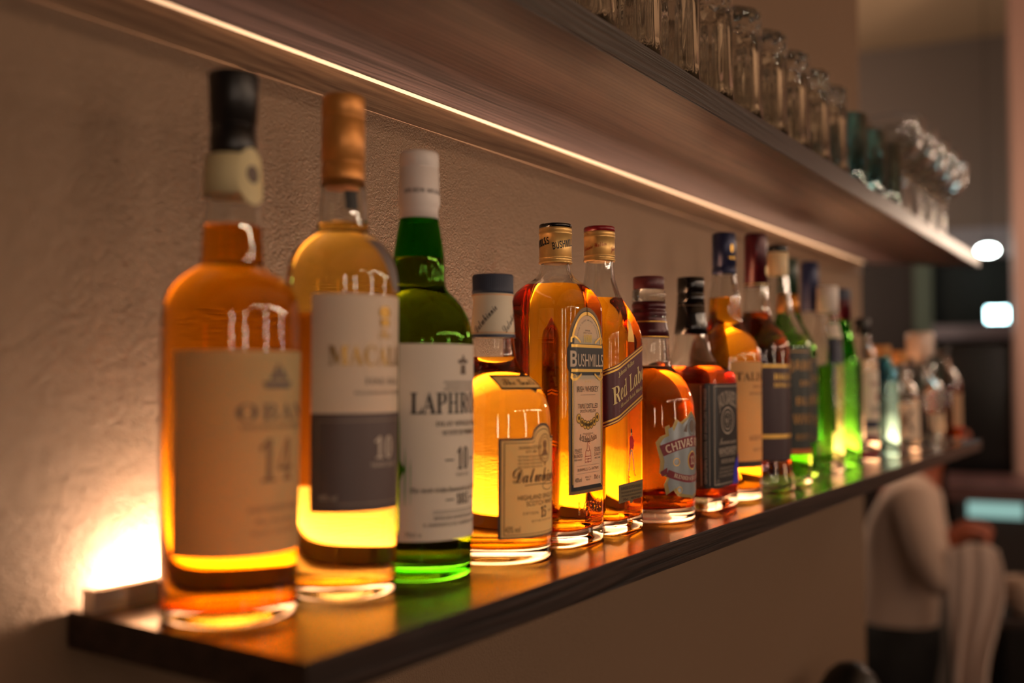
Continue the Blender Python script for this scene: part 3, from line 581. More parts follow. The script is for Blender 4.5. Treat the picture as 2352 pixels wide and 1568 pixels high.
# 7 round amber bottle with crest label
B = Bottle(0.812, 0.39, 'round-shouldered amber bottle with a maroon cap and large silver crest label', [(0.02, 0.0402), (0.09, 0.0402), (0.103, 0.0396), (0.112, 0.0375), (0.122, 0.0325), (0.130, 0.0250), (0.136, 0.0195), (0.142, 0.0183), (0.160, 0.0172), (0.19, 0.0140), (0.21, 0.0125)], 0.1345, LQ_DEEP, base=0.011)
B.part('cap', [(0.2040, 0.0133), (0.2045, 0.0138), (0.2146, 0.0138), (0.2155, 0.0130), (0.2156, 0)], M_MAROONCAP)
B.part('neck_ring', [(0.1925, 0.0135), (0.1935, 0.0146), (0.1985, 0.0149), (0.2030, 0.0146), (0.2040, 0.0134)], M_GLASS, n=20)
wp = B.part('neck_wrap', [(0.1605, 0.0173), (0.1606, 0.0182), (0.1680, 0.0172), (0.1760, 0.0156), (0.1800, 0.0150), (0.1815, 0.0156), (0.1840, 0.0156), (0.1850, 0.0148), (0.1870, 0.0148), (0.1880, 0.0154), (0.1910, 0.0152), (0.1930, 0.0140)], M_MAROON)
neck_text([rect(-0.05, 0.05, 0.1610, 0.1618), rect(-0.05, 0.05, 0.1745, 0.1752)], M_GOLD, lambda z: 0.0185 if z < 0.17 else 0.0163, 'gold_line', wp)
crest = [(-0.031, 0.0252), (-0.024, 0.0290), (-0.020, 0.0240), (-0.012, 0.0225), (-0.004, 0.0215), (0, 0.0200), (0.004, 0.0215), (0.012, 0.0225), (0.020, 0.0240), (0.024, 0.0290), (0.031, 0.0252), (0.033, 0.0340), (0.030, 0.0400), (0.037, 0.0440), (0.036, 0.0540), (0.0385, 0.0640), (0.040, 0.0700), (0.036, 0.0750), (0.031, 0.0770), (0.032, 0.0830), (0.028, 0.0850), (0.026, 0.0810), (0.021, 0.0900), (0.016, 0.0870), (0.008, 0.0915), (0, 0.0965)]
crest += [(-x, y) for x, y in reversed(crest[11:25])]
crest = crest[:0] + crest
lb = B.label([('P', [crest])], P_OLIVE)
B.print(lb, P_SILVER, [('P', [inset(crest, 0.90, 0.93, (0, 0.057))])], off=0.0005, name='panel')
def bow(u0, u1, v, rise, t, n=18): return stroke([(u0 + (u1 - u0) * i / n, v + rise * (1 - (2 * i / n - 1) ** 2)) for i in range(n + 1)], t)
B.print(lb, P_RIBBON, [bow(-0.035, 0.035, 0.0625, 0.0075, 0.0095), disc(0, 0.0535, 0.0062, 0.0068), bow(-0.030, 0.030, 0.0440, -0.0065, 0.0062), poly((-0.036, 0.045), (-0.030, 0.0485), (-0.030, 0.0430), (-0.035, 0.0410)), poly((0.036, 0.045), (0.030, 0.0485), (0.030, 0.0430), (0.035, 0.0410))], off=0.0007, name='ribbon')
B.print(lb, M_GOLD, [annul(0, 0.0535, 0.0075, 0.0082, 0.0010), annul(-0.021, 0.053, 0.0035, 0.0035, 0.0007), annul(0.021, 0.053, 0.0035, 0.0035, 0.0007), annul(-0.018, 0.0290, 0.003, 0.003, 0.0006), annul(0.018, 0.0290, 0.003, 0.003, 0.0006)], off=0.0008, name='scrollwork')
B.print(lb, INK_CREAM, [T('CHIVAS REGAL', 0, 0.0694, 0.0066, 0.0640, 'bold', arc=0.085), T('12', 0, 0.0535, 0.0068, 0.0066, 'serif'), T('BLENDED SCOTCH WHISKY', 0, 0.0380, 0.0034, 0.0480, 'serif', arc=-0.070)], off=0.0009)
B.print(lb, INK_GREY, [disc(0, 0.0830, 0.0045, 0.0055), annul(0, 0.0830, 0.0070, 0.0080, 0.0005), poly((-0.013, 0.0790), (-0.008, 0.0860), (-0.0085, 0.0780)), poly((0.013, 0.0790), (0.0085, 0.0780), (0.008, 0.0860))], off=0.0008, name='crest_drawing')

# 8 square bottle, all black label
SQ = 0.66
B = Bottle(0.906, 0.39, 'square bottle of brown whiskey with a glossy black cap and ornate black and white label', [(0.03, 0.0365, SQ), (0.112, 0.0365, SQ), (0.124, 0.0363, SQ), (0.132, 0.0340, 0.5), (0.137, 0.0270, 0.3), (0.1420, 0.0225, 0.1), (0.152, 0.0185), (0.168, 0.0158), (0.195, 0.0125), (0.212, 0.0115)], 0.1350, LQ_BROWN, base=0.012)
B.part('cap', [(0.1985, 0.0125), (0.1990, 0.0132), (0.2060, 0.0132), (0.2063, 0.0128), (0.2078, 0.0128), (0.2082, 0.0132), (0.2215, 0.0131), (0.2226, 0.0124), (0.2227, 0)], M_BLACKSHINE)
wp = B.part('neck_wrap', [(0.1670, 0.0162), (0.1672, 0.0168), (0.1760, 0.0153), (0.1860, 0.0140), (0.1985, 0.0133)], M_BLACKSHINE)
neck_text([T('Old No.7', 0, 0.1760, 0.0050, 0.018, 'script'), rect(-0.04, 0.04, 0.1945, 0.1950)], INK_GREY, lambda z: 0.0171 - (z - 0.1670) * 0.11, parent=wp)
lb = B.label([rect(-0.1035, 0.0365, 0.0226, 0.1196)], P_BLACK)
B.print(lb, mat('dim_white_ink', lin('a79a8c'), 0.5), [T("JACK DANIEL'S", 0.001, 0.1060, 0.0125, 0.050, 'bold', arc=0.060), annul(0, 0.0845, 0.0165, 0.0130, 0.0016), annul(0, 0.0845, 0.0115, 0.0088, 0.0010), T('Old', 0, 0.0895, 0.0025, 0.006), T('No.7', 0, 0.0845, 0.0050, 0.0115, 'bold'), T('BRAND', 0, 0.0800, 0.0018, 0.008),
    T('Tennessee', 0, 0.0655, 0.0065, 0.042, 'script'), T('WHISKEY', 0, 0.0560, 0.0060, 0.046, 'bold'), rect(-0.020, 0.020, 0.0515, 0.0520), T('SOUR MASH', 0, 0.0465, 0.0040, 0.034, 'serif'), T('DISTILLED AND BOTTLED BY', 0, 0.0400, 0.0020, 0.040), T('JACK DANIEL DISTILLERY', 0, 0.0365, 0.0020, 0.044), T('LYNCHBURG, TENNESSEE USA', 0, 0.0330, 0.0020, 0.046), frame(-0.0300, 0.0300, 0.0252, 0.1175, 0.0008), annul(-0.024, 0.028, 0.003, 0.002, 0.0005), annul(0.024, 0.028, 0.003, 0.002, 0.0005), T('GENTLEMEN SCHOOL OF DISTILLERS TENNESSEE', -0.0385, 0.071, 0.0022, 0.088, rot=PI / 2),
    rect(-0.0425, -0.0420, 0.025, 0.118), rect(-0.0350, -0.0345, 0.025, 0.118)], off=0.0005)
o = B.decal('round_sticker', [('P', [[(0.012, 0.0226), (0.036, 0.0250), (0.036, 0.060)] + [(0.036 - 0.022 * math.sin(a), 0.030 + 0.028 * math.cos(a) * 0.8) for a in [i * 0.13 for i in range(1, 11)]]])], P_BLUE, None, off=0.0007); o['label'] = 'vivid blue sticker at the lower corner of the front'

# 9 tall bottle, navy capsule, plain beige label
B = Bottle(0.994, 0.39, 'tall amber bottle with a navy blue capsule and plain pale beige label', [(0.02, 0.0368), (0.140, 0.0372), (0.150, 0.0366), (0.160, 0.0335), (0.170, 0.0268), (0.179, 0.0192), (0.186, 0.0168), (0.206, 0.0166), (0.222, 0.0138), (0.235, 0.0118), (0.26, 0.011)], 0.2085, LQ_AMBER, base=0.010)
cp = B.part('capsule', [(0.2328, 0.0122), (0.2330, 0.0127), (0.2400, 0.0125), (0.2403, 0.0121), (0.2415, 0.0121), (0.2418, 0.0125), (0.2750, 0.0124), (0.2767, 0.0116), (0.2768, 0)], M_NAVYF)
neck_text([disc(-0.006, 0.2600, 0.0020, 0.0045), T('1830', -0.006, 0.250, 0.003, 0.009)], M_GOLD, 0.01265, 'emblem', cp)
lb = B.label([rect(-0.0385, 0.0385, 0.0340, 0.1411)], P_BEIGE)
B.print(lb, INK_BROWN, [T('TALISKER', 0, 0.1262, 0.0082, 0.0680, 'serif'), rect(-0.0385, 0.0385, 0.0350, 0.0405)], off=0.0005)
B.print(lb, INK_GREY, [T('SINGLE MALT', 0, 0.1160, 0.0030, 0.026, 'serif'), T('SCOTCH WHISKY', 0, 0.1090, 0.0030, 0.036, 'serif'), T('AGED 10 YEARS', 0, 0.0640, 0.0050, 0.038, 'serif'), T('ISLE OF SKYE', 0, 0.0520, 0.0030, 0.026)], off=0.0005)

# 10 dark red capsule, dark label
B = Bottle(1.090, 0.39, 'tall dark brown whisky bottle with a long dark red capsule and dark maroon label', [(0.012, 0.0400), (0.022, 0.0375), (0.034, 0.0362), (0.155, 0.0362), (0.166, 0.0345), (0.178, 0.0270), (0.188, 0.0180), (0.198, 0.0148), (0.215, 0.0138), (0.24, 0.0115), (0.27, 0.011)], 0.1985, LQ_BROWN, base=0.016)
cp = B.part('capsule', [(0.2270, 0.0124), (0.2272, 0.0131), (0.2850, 0.0127), (0.2875, 0.0120), (0.2876, 0)], M_MAROON)
neck_text([disc(0, 0.245, 0.004, 0.006), rect(-0.038, 0.038, 0.2290, 0.2305)], INK_PALE, 0.0133, 'emblem', cp)
lb = B.label([rect(-0.044, 0.044, 0.0340, 0.1400)], P_DKMAROON)
B.print(lb, M_GOLD, [rect(-0.044, 0.044, 0.1365, 0.1392), rect(-0.044, 0.044, 0.0590, 0.0630), T('HIGHLAND', 0, 0.126, 0.0060, 0.050, 'serif'), T('SINGLE MALT', 0, 0.117, 0.0045, 0.050, 'serif'), rect(0.012, 0.018, 0.088, 0.108)], off=0.0005)

# 11 green bottle, cream stopper
B = Bottle(1.165, 0.39, 'clear-necked bottle with a cream and black stopper and dark gold-printed label', [(0.02, 0.0372), (0.155, 0.0376), (0.166, 0.0360), (0.180, 0.0290), (0.196, 0.0205), (0.212, 0.0150), (0.248, 0.0118)], 0.176, LQ_OLIVE, base=0.010)
B.part('stopper', [(0.2460, 0.0118), (0.2470, 0.0124), (0.2730, 0.0126), (0.2741, 0.0118), (0.2742, 0)], CREAMST)
B.part('stopper_top', [(0.2740, 0.0112), (0.2745, 0.0118), (0.2820, 0.0116), (0.2829, 0.0108), (0.2830, 0)], M_BLACKSHINE)
def darklabel(B, m, ink, hw, z0, z1, words, extra=()):
    lb = B.label([rect(-hw, hw, z0, z1)], m); it = list(extra); dz = (z1 - z0) / (len(words) + 1)
    for i, (t, wf, h) in enumerate(words): it.append(T(t, 0, z1 - (i + 1) * dz, h, hw * 2 * wf, 'bold'))
    B.print(lb, ink, it, off=0.0005); return lb
INKG = mat('worn_gold_ink', lin('9a7440'), 0.4, metal=0.5)
darklabel(B, P_DKGREEN, INKG, 0.044, 0.0357, 0.1597, [('JAMESON', 0.8, 0.011), ('IRISH', 0.5, 0.006), ('BLEND', 0.6, 0.009), ('WHISKEY', 0.7, 0.011), ('EST. 1780', 0.6, 0.006)], [frame(-0.041, 0.041, 0.039, 0.156, 0.0012)])
B.decal('orange_band', [rect(-0.044, 0.044, 0.0362, 0.0425)], mat('orange_band', lin('c86a22'), 0.35, metal=0.3), None, off=0.0006)

# 12 dark green capsule
B = Bottle(1.248, 0.405, 'dark green bottle with a dark green capsule and gold neck band', [(0.02, 0.0352), (0.150, 0.0356), (0.162, 0.0340), (0.178, 0.0270), (0.196, 0.0170), (0.212, 0.0138), (0.235, 0.012), (0.255, 0.011)], None, None, glass=M_DKGREEN)
B.part('capsule', [(0.2300, 0.0128), (0.2302, 0.0132), (0.2735, 0.0128), (0.2752, 0.0118), (0.2753, 0)], M_DKGRN)
B.part('neck_band', [(0.2060, 0.0150), (0.2061, 0.0156), (0.2299, 0.0134), (0.2300, 0.0126)], mat('orange_gold_foil', lin('c8812e'), 0.35, metal=0.6))
darklabel(B, P_DKGREEN, INKG, 0.040, 0.045, 0.150, [('PURE', 0.5, 0.008), ('MALT', 0.6, 0.012), ('12', 0.3, 0.012)], [frame(-0.037, 0.037, 0.048, 0.147, 0.001)])

# 13 navy capsule, clear shoulder
B = Bottle(1.474, 0.445, 'clear-shouldered bottle with a slim navy blue capsule standing closest to the wall', [(0.02, 0.0315), (0.160, 0.0318), (0.175, 0.0300), (0.190, 0.0240), (0.206, 0.0160), (0.223, 0.0125), (0.245, 0.0110), (0.275, 0.0100)], 0.150, LQ_CLEAR)
B.part('capsule', [(0.2220, 0.0130), (0.2222, 0.0138), (0.2940, 0.0132), (0.2965, 0.0120), (0.2966, 0)], M_NAVYF)
darklabel(B, P_NAVY, INK_PALE, 0.036, 0.045, 0.145, [('FINE', 0.4, 0.008), ('SPIRIT', 0.6, 0.010)])

# 14 slender clear bottle, white and navy labels
B = Bottle(1.347, 0.383, 'slender clear bottle of pale green liqueur with a white cap and navy label', [(0.02, 0.0185, 0.3), (0.165, 0.0185, 0.3), (0.180, 0.0170, 0.2), (0.192, 0.0145), (0.215, 0.0128), (0.235, 0.0115)], 0.140, LQ_LIME, name='spirit_bottle', base=0.012)
B.part('cap', [(0.2120, 0.0132), (0.2125, 0.0142), (0.2455, 0.0140), (0.2472, 0.0130), (0.2473, 0)], M_WHITECAP)
B.label([rect(-0.0240, 0.0240, 0.1440, 0.1760)], P_NAVY)
o = B.decal('neck_label', [rect(-0.0210, 0.0210, 0.1780, 0.1960)], P_WHITE, None, du=0.002, dv=0.004); o['label'] = 'white neck label'

# 15 bright green bottle
B = Bottle(1.440, 0.39, 'slim bright green bottle with a dark capsule', [(0.02, 0.0235), (0.130, 0.0238), (0.150, 0.0215), (0.175, 0.0160), (0.205, 0.0120), (0.235, 0.0105)], 0.148, LQ_CLEAR, glass=M_LIME, name='spirit_bottle')
B.part('capsule', [(0.2060, 0.0122), (0.2062, 0.0132), (0.2350, 0.0130), (0.2352, 0.0130)], M_MAROON)
B.part('cap', [(0.2351, 0.0126), (0.2355, 0.0131), (0.2492, 0.0128), (0.2505, 0.0118), (0.2506, 0)], M_NAVY)

# 16 clear bottle, patterned label
B = Bottle(1.532, 0.385, 'clear spirit bottle with a small dark cap and pale label edged in red and blue', [(0.02, 0.0225), (0.140, 0.0225), (0.155, 0.0205), (0.170, 0.0150), (0.188, 0.0105), (0.205, 0.0098)], 0.150, LQ_CLEAR, name='spirit_bottle')
B.part('cap', [(0.1880, 0.0108), (0.1882, 0.0116), (0.2122, 0.0114), (0.2133, 0.0106), (0.2134, 0)], M_BLACKCAP)
lb = B.label([rect(-0.028, 0.028, 0.030, 0.135)], P_WHITE)
B.print(lb, P_NAVY, [rect(-0.028, 0.028, 0.050, 0.062), T('VODKA', 0, 0.078, 0.008, 0.036, 'bold')], off=0.0005, name='blue_print')
B.print(lb, P_RIBBON, [rect(-0.028, 0.028, 0.030, 0.040), T('PREMIUM', 0, 0.115, 0.006, 0.036, 'bold'), disc(0, 0.096, 0.008)], off=0.0005, name='red_print')
B.decal('foot_band', [rect(-0.0346, 0.0346, 0.006, 0.018)], P_RIBBON, None, off=0.0006)

# 17 blue tinted, cork
B = Bottle(1.655, 0.385, 'pale blue glass bottle closed with a brown cork', [(0.02, 0.0240), (0.118, 0.0240), (0.132, 0.0215), (0.142, 0.0165), (0.152, 0.0145), (0.165, 0.0130)], 0.118, LQ_CLEAR, glass=M_BLUEG, name='spirit_bottle')
B.part('cork', [(0.1560, 0.0115), (0.1600, 0.0136), (0.1750, 0.0134), (0.1762, 0.0125), (0.1763, 0)], CORK)

# 18 white label
B = Bottle(1.780, 0.385, 'clear bottle with a cork stopper and broad beige wrap label', [(0.02, 0.0300), (0.090, 0.0300), (0.104, 0.0265), (0.116, 0.0180), (0.128, 0.0138), (0.155, 0.0120)], 0.085, LQ_CLEAR, name='spirit_bottle')
B.part('cork', [(0.1480, 0.0115), (0.1500, 0.0130), (0.1690, 0.0128), (0.1702, 0.0120), (0.1703, 0)], CORK)
lb = B.label([rect(-0.058, 0.040, 0.022, 0.082)], P_WARM)
B.print(lb, INK_GREY, [T('K', -0.030, 0.052, 0.034, 0.024, 'bold')], off=0.0005)

# 19 wide decanter with glass stopper
B = Bottle(1.945, 0.385, 'wide clear bottle with a large clear glass stopper near the end of the shelf', [(0.02, 0.0400), (0.095, 0.0400), (0.110, 0.0360), (0.122, 0.0260), (0.132, 0.0160), (0.150, 0.0145), (0.160, 0.0165)], 0.060, LQ_CLEAR, name='spirit_bottle', base=0.014)
B.part('stopper', [(0.1500, 0.0115), (0.1600, 0.0120), (0.1620, 0.0190), (0.1680, 0.0235), (0.2000, 0.0240), (0.2080, 0.0220), (0.2090, 0.0)], mat('frosted_white_stopper', lin('dccabf'), 0.25), n=20)

# 20 last bottle
B = Bottle(2.075, 0.370, 'last bottle at the far end of the shelf, dark brown with a pale label', [(0.02, 0.0340), (0.110, 0.0340), (0.125, 0.0300), (0.140, 0.0190), (0.152, 0.0135), (0.175, 0.0120)], 0.110, LQ_BROWN, name='spirit_bottle')
B.part('cap', [(0.1640, 0.0124), (0.1642, 0.0134), (0.1830, 0.0132), (0.1840, 0.0122), (0.1841, 0)], M_BLACKCAP)
B.label([rect(-0.030, 0.030, 0.030, 0.095)], paper('tan_label', lin('b99474'), 0.15))

# ------------------------------------------------------------------ glasses on the upper shelf
ZT = 0.2457
def copy_tree(o, loc, label, group, rz=0.0):
    c = o.copy(); COL.objects.link(c); c.location = loc; c.rotation_euler = (0, 0, rz); c['label'] = label
    if group: c['group'] = group
    for ch in o.children:
        d = ch.copy(); COL.objects.link(d); d.parent = c
    return c
def cutmod(x, y, z):
    r = math.hypot(x, y)
    if r < 0.029: return x, y
    a = math.atan2(y, x); n = 12; fl = math.cos(PI / n) / math.cos((a % (2 * PI / n)) - PI / n)
    k = 1.0
    if z < 0.080:
        wgt = min(1, max(0, (z - 0.010) / 0.012)); k = 1 + (fl - 1) * 2.2 * wgt
    elif z < 0.110:
        k = 1 - 0.095 * abs(math.sin(6 * a + z * 260)) * abs(math.sin(6 * a - z * 260)) - 0.01
    return x * k, y * k
# upside-down cut tumbler: rim on the shelf, thick base on top
tp = [(0.094, 0.0)] + [(0.0935, 0.018), (0.090, 0.0245), (0.070, 0.0268), (0.02, 0.0283), (0.0, 0.0288), (0.0, 0.0315)] + [(z, 0.0318 - 0.00001 * i) for i, z in enumerate((0.006, 0.012, 0.020, 0.030, 0.042, 0.054, 0.066, 0.074, 0.079, 0.082, 0.085, 0.088, 0.091, 0.094, 0.097, 0.100, 0.103, 0.106, 0.109))] + [(0.1125, 0.0305), (0.1150, 0.0260), (0.1150, 0.018), (0.1135, 0.008), (0.1145, 0.0)]
bm = bmesh.new(); loft(bm, [full(p) for p in tp], n=24, mod=cutmod)
tumbler = from_bm('cut_glass_tumbler', bm, M_GLASS, sharp=0.45)
ORD = ['first', 'second', 'third', 'fourth', 'fifth', 'sixth', 'seventh', 'eighth', 'ninth', 'tenth', 'eleventh']
n = 0
for row, (yy, xs) in enumerate(((0.360, [0.548 + 0.078 * i for i in range(10)]), (0.440, [0.656 + 0.078 * i for i in range(9)]))):
    for i, x in enumerate(xs):
        g = tumbler if n == 0 else tumbler.copy()
        if n: COL.objects.link(g)
        n += 1
        g.location = (x, yy, ZT); g.rotation_euler = (0, 0, random.uniform(0, 0.5))
        rowl = 'front' if row == 0 else 'back'
        tag(g, '%s upturned cut-glass tumbler from the left in the %s row on the upper shelf' % (ORD[i], rowl), 'glass', 'upturned tumblers in the %s row' % rowl)
# smooth teal tumblers
tq = [(0.010, 0.0)] + [(0.010, 0.022), (0.014, 0.0255), (0.10, 0.0285), (0.1010, 0.0292), (0.100, 0.0300), (0.012, 0.0275), (0.001, 0.0265), (0.0, 0.024), (0.0, 0.0)]
bm = bmesh.new(); loft(bm, list(reversed([full(p) for p in tq])), n=12); tealg = from_bm('tumbler', bm, M_TEAL, sharp=0.7)
for f in (tealg,):
    bmx = bmesh.new(); bmx.from_mesh(f.data); bmesh.ops.recalc_face_normals(bmx, faces=bmx.faces); bmx.to_mesh(f.data); bmx.free()
for i, (x, lbl) in enumerate(((1.345, 'teal tinted tumbler next to the last cut-glass tumbler'), (1.450, 'teal tinted tumbler, middle of three on the upper shelf'), (1.552, 'teal tinted tumbler, farthest of three on the upper shelf'))):
    g = tealg if i == 0 else tealg.copy()
    if i: COL.objects.link(g)
    g.location = (x, 0.358, ZT); tag(g, lbl, 'glass', 'teal tumblers')
# stemmed coupes
cq = [(0.0, 0.0), (0.0, 0.034), (0.0012, 0.0345), (0.003, 0.030), (0.006, 0.008), (0.012, 0.0042), (0.085, 0.0036), (0.094, 0.0060), (0.100, 0.016), (0.110, 0.030), (0.126, 0.040), (0.150, 0.0435), (0.166, 0.0440), (0.167, 0.0436), (0.166, 0.0430), (0.150, 0.0423), (0.127, 0.0385), (0.112, 0.028), (0.104, 0.014), (0.1015, 0.0)]
bm = bmesh.new(); loft(bm, [full(p) for p in chaikin(cq, 1)], n=10); coupe = from_bm('stemmed_glass', bm, M_GLASS, sharp=0.9)
k = 0
for row, yy, xs in (('front', 0.362, [1.66, 1.76, 1.86, 1.96, 2.06]), ('back', 0.450, [1.405, 1.500, 1.595, 1.690, 1.785, 1.880, 1.975])):
    for i, x in enumerate(xs):
        g = coupe if k == 0 else coupe.copy()
        if k: COL.objects.link(g)
        k += 1; g.location = (x, yy, ZT)
        tag(g, '%s clear stemmed cocktail glass from the left in the %s row on the upper shelf' % (ORD[i], row), 'glass', 'stemmed glasses in the %s row' % row)

# ------------------------------------------------------------------ the far side of the room (its walls stand at 10 degrees to the shelves)
BA = math.radians(10.01)
def bg(s, t, z=0.0): return Vector((s * math.cos(BA) - t * math.sin(BA), s * math.sin(BA) + t * math.cos(BA), z))
def bgthing(name, label, cat, s, t, z, group=None): return thing(name, label, cat, bg(s, t, z), BA, group)
def bgbox(name, dims, m, bev=0.0, kind=None, parent=None):
    s0, s1, t0, t1, z0, z1 = dims; c = bg((s0 + s1) / 2, (t0 + t1) / 2, z0)
    o = box(name, (-(s1 - s0) / 2, (s1 - s0) / 2, -(t1 - t0) / 2, (t1 - t0) / 2, 0, z1 - z0), m, None, bev)
    o.location = c; o.rotation_euler = (0, 0, BA)
    if kind: o['kind'] = kind
    return o
M_FAR = mat('far_wall_plaster', lin('8c7f78'), 0.85)
M_DARKW = mat('dark_stained_panel', lin('2a1d1a'), 0.5)
M_DARKG = mat('dark_window_glass', lin('0c120e'), 0.5, spec=0.3)
M_SAGE = mat('sage_painted_frame', lin('5e6a5c'), 0.6)
M_PILLAR = mat('pinkish_plaster', lin('b08c80'), 0.8)
bgbox('wall_far', (5.2, 5.3, -3.2, 3.2, -1.82, 1.62), M_FAR, kind='structure')
bgbox('wall_pillar', (4.2, 4.44, -1.4, -0.25, -1.82, 1.62), M_PILLAR, kind='structure')
bgbox('trim_1', (5.14, 5.2, -0.9, 0.5, 0.565, 0.70), mat('pale_grey_trim', lin('a3a0aa'), 0.6), kind='structure')
bgbox('door_1', (5.15, 5.2, 0.13, 1.1, -1.82, 0.56), M_DARKW, kind='structure')
wn = bgbox('window_1', (5.17, 5.2, -0.9, 0.05, -0.9, 0.56), M_DARKG, kind='structure')
bgbox('trim_2', (5.10, 5.17, 0.05, 0.13, -0.9, 0.56), M_SAGE, kind='structure')
# low dark cabinet / fridge with a lit display on it
fr = bgthing('bottle_fridge', 'tall black cabinet in the blurred background under the bright display', 'cabinet', 4.68, -0.125, -1.82)
box('cabinet_body', (-0.20, 0.22, -0.125, 0.125, 0.0, 1.97), mat('black_cabinet', lin('0a0808'), 0.4), fr, 0.012)
box('cabinet_top', (-0.23, 0.22, -0.17, 0.17, 1.972, 2.03), mat('grey_top', lin('6c6872'), 0.5), fr, 0.006)
box('door', (-0.225, -0.202, -0.12, 0.12, 0.12, 1.95), mat('black_door', lin('060505'), 0.2), fr, 0.004)
mo = bgthing('display', 'small bright white and turquoise display in the dark background', 'screen', 4.64, -0.205, 0.212)
box('stand', (-0.03, 0.03, -0.02, 0.02, 0.0, 0.012), M_BLACKCAP, mo)
box('casing', (-0.008, 0.02, -0.044, 0.044, 0.012, 0.080), M_BLACKCAP, mo, 0.003)
box('screen', (-0.0095, -0.0081, -0.040, 0.040, 0.018, 0.078), emit('screen_light', (0.55, 0.95, 1.0), 14), mo)
lp = bgthing('pendant_lamp', 'small bright greenish white lamp hanging above the display', 'lamp', 4.6, -0.172, 0.528)
def sphere(name, r, m, parent, loc=(0, 0, 0), sc=(1, 1, 1)):
    bm = bmesh.new(); bmesh.ops.create_uvsphere(bm, u_segments=20, v_segments=12, radius=r)
    for v in bm.verts: v.co = Vector((v.co.x * sc[0] + loc[0], v.co.y * sc[1] + loc[1], v.co.z * sc[2] + loc[2]))
    return from_bm(name, bm, m, parent)
sphere('bulb', 0.026, emit('cool_bulb', (0.85, 1.0, 0.93), 30), lp, sc=(1, 1.5, 0.8))
lathe('lamp_cap', [(0.020, 0.006), (0.022, 0.018), (0.045, 0.012), (0.046, 0.0)], M_BLACKCAP, lp)
lathe('cord', [(0.046, 0.002), (1.09, 0.002)], M_BLACKCAP, lp, n=2)
ct = bgthing('service_counter', 'dark wooden counter with a cool light strip in the blurred background', 'counter', 3.93, -0.5, -1.82)
box('counter_body', (-0.16, 0.2, -0.7, 0.47, 0.0, 1.40), mat('counter_front', lin('2c2220'), 0.5), ct)
box('counter_top', (-0.24, 0.24, -0.7, 0.50, 1.402, 1.455), wood('counter_wood', lin('3a2426'), lin('6c4a48'), 0.35), ct, 0.004)
box('light_strip', (-0.19, -0.162, 0.265, 0.435, 1.345, 1.395), emit('cool_strip', (0.55, 0.95, 0.85), 0.42), ct)
wb = bgthing('side_cabinet', 'low dark cabinet behind the bartender at the right edge', 'cabinet', 3.45, -0.50, -1.82)
box('cabinet_body', (-0.2, 0.2, -0.36, 0.35, 0.0, 1.09), mat('side_cabinet_black', lin('14100f'), 0.4), wb, 0.006)
box('cabinet_top', (-0.21, 0.21, -0.36, 0.36, 1.091, 1.115), M_DARKW, wb, 0.003)
bo = bgthing('round_bowl', 'pale round bowl on the low cabinet at the right edge', 'bowl', 3.36, -0.208, -0.7045)
lathe('bowl_body', [(0.0, 0.0), (0.0, 0.030), (0.004, 0.034), (0.012, 0.036), (0.04, 0.052), (0.08, 0.056), (0.105, 0.050), (0.106, 0.047), (0.08, 0.052), (0.04, 0.047), (0.012, 0.0)], mat('pale_ceramic', lin('b59a88'), 0.5), bo, sharp=0.9)
# lower back-bar counter with a shaker, under the shelf
bc = thing('back_counter', 'dark counter built against the wall below the shelves', 'counter', (1.0, 0.33, -1.82))
box('counter_body', (-0.9, 0.9, -0.14, 0.165, 0.0, 1.10), M_DARKW, bc); box('counter_top', (-0.92, 0.92, -0.16, 0.168, 1.101, 1.12), M_SHELF, bc, 0.003)
sk = thing('cocktail_shaker', 'black domed shaker just showing at the bottom edge below the shelf', 'shaker', (1.56, 0.415, -0.6995))
lathe('shaker_body', [(0.0, 0.0), (0.0, 0.036), (0.002, 0.038), (0.18, 0.054), (0.182, 0.0)], mat('shaker_black', lin('0b0a0a'), 0.4), sk)
lathe('lid', [(0.1822, 0.050), (0.1835, 0.055), (0.19, 0.0545), (0.225, 0.048), (0.250, 0.034), (0.263, 0.018), (0.267, 0.0)], mat('shaker_black', lin('0b0a0a'), 0.4), sk)

# ------------------------------------------------------------------ bartender
def skin_mesh(name, chains, m, parent=None, sub=2, root_first=True):
    """chains: lists of (point, radius or (rx, ry)); equal points are shared so that limbs grow out of one body"""
    bm = bmesh.new(); lay = bm.verts.layers.skin.verify(); V = {}
    first = None
    for ch in chains:
        prev = None
        for p, r in ch:
            key = tuple(round(c, 4) for c in p)
            if key not in V:
                v = bm.verts.new(p); V[key] = v
                rr = r if isinstance(r, tuple) else (r, r); v[lay].radius = rr
                if first is None: first = v; v[lay].use_root = True
                elif prev is None: v[lay].use_root = True
            v = V[key]
            if prev is not None and bm.edges.get((prev, v)) is None: bm.edges.new((prev, v))
            prev = v
    me = bpy.data.meshes.new(name); bm.to_mesh(me); bm.free()
    o = link(name, me, m, parent)
    o.modifiers.new('Skin', 'SKIN').use_smooth_shade = True
    s = o.modifiers.new('Subdivision', 'SUBSURF'); s.levels = sub; s.render_levels = sub
    return o
per = bgthing('person', 'person in a white shirt and black trousers leaning forward, holding a white cloth', 'person', 3.40, 0.12, -1.82)
q = lambda s, t, z: (s - 3.40, t - 0.12, z + 1.82)
SKIN = mat('skin', lin('a2553a'), 0.55); SHIRT = mat('white_cotton_shirt', lin('cdb3a2'), 0.8); TROUS = mat('black_trousers', lin('0d0b0c'), 0.8)
pelv, waist, chest, ub = q(3.42, .150, -.88), q(3.42, .150, -.72), q(3.41, .125, -.52), q(3.41, .10, -.38)
nk, hd, ht = q(3.41, .075, -.29), q(3.41, .045, -.19), q(3.41, .035, -.12)
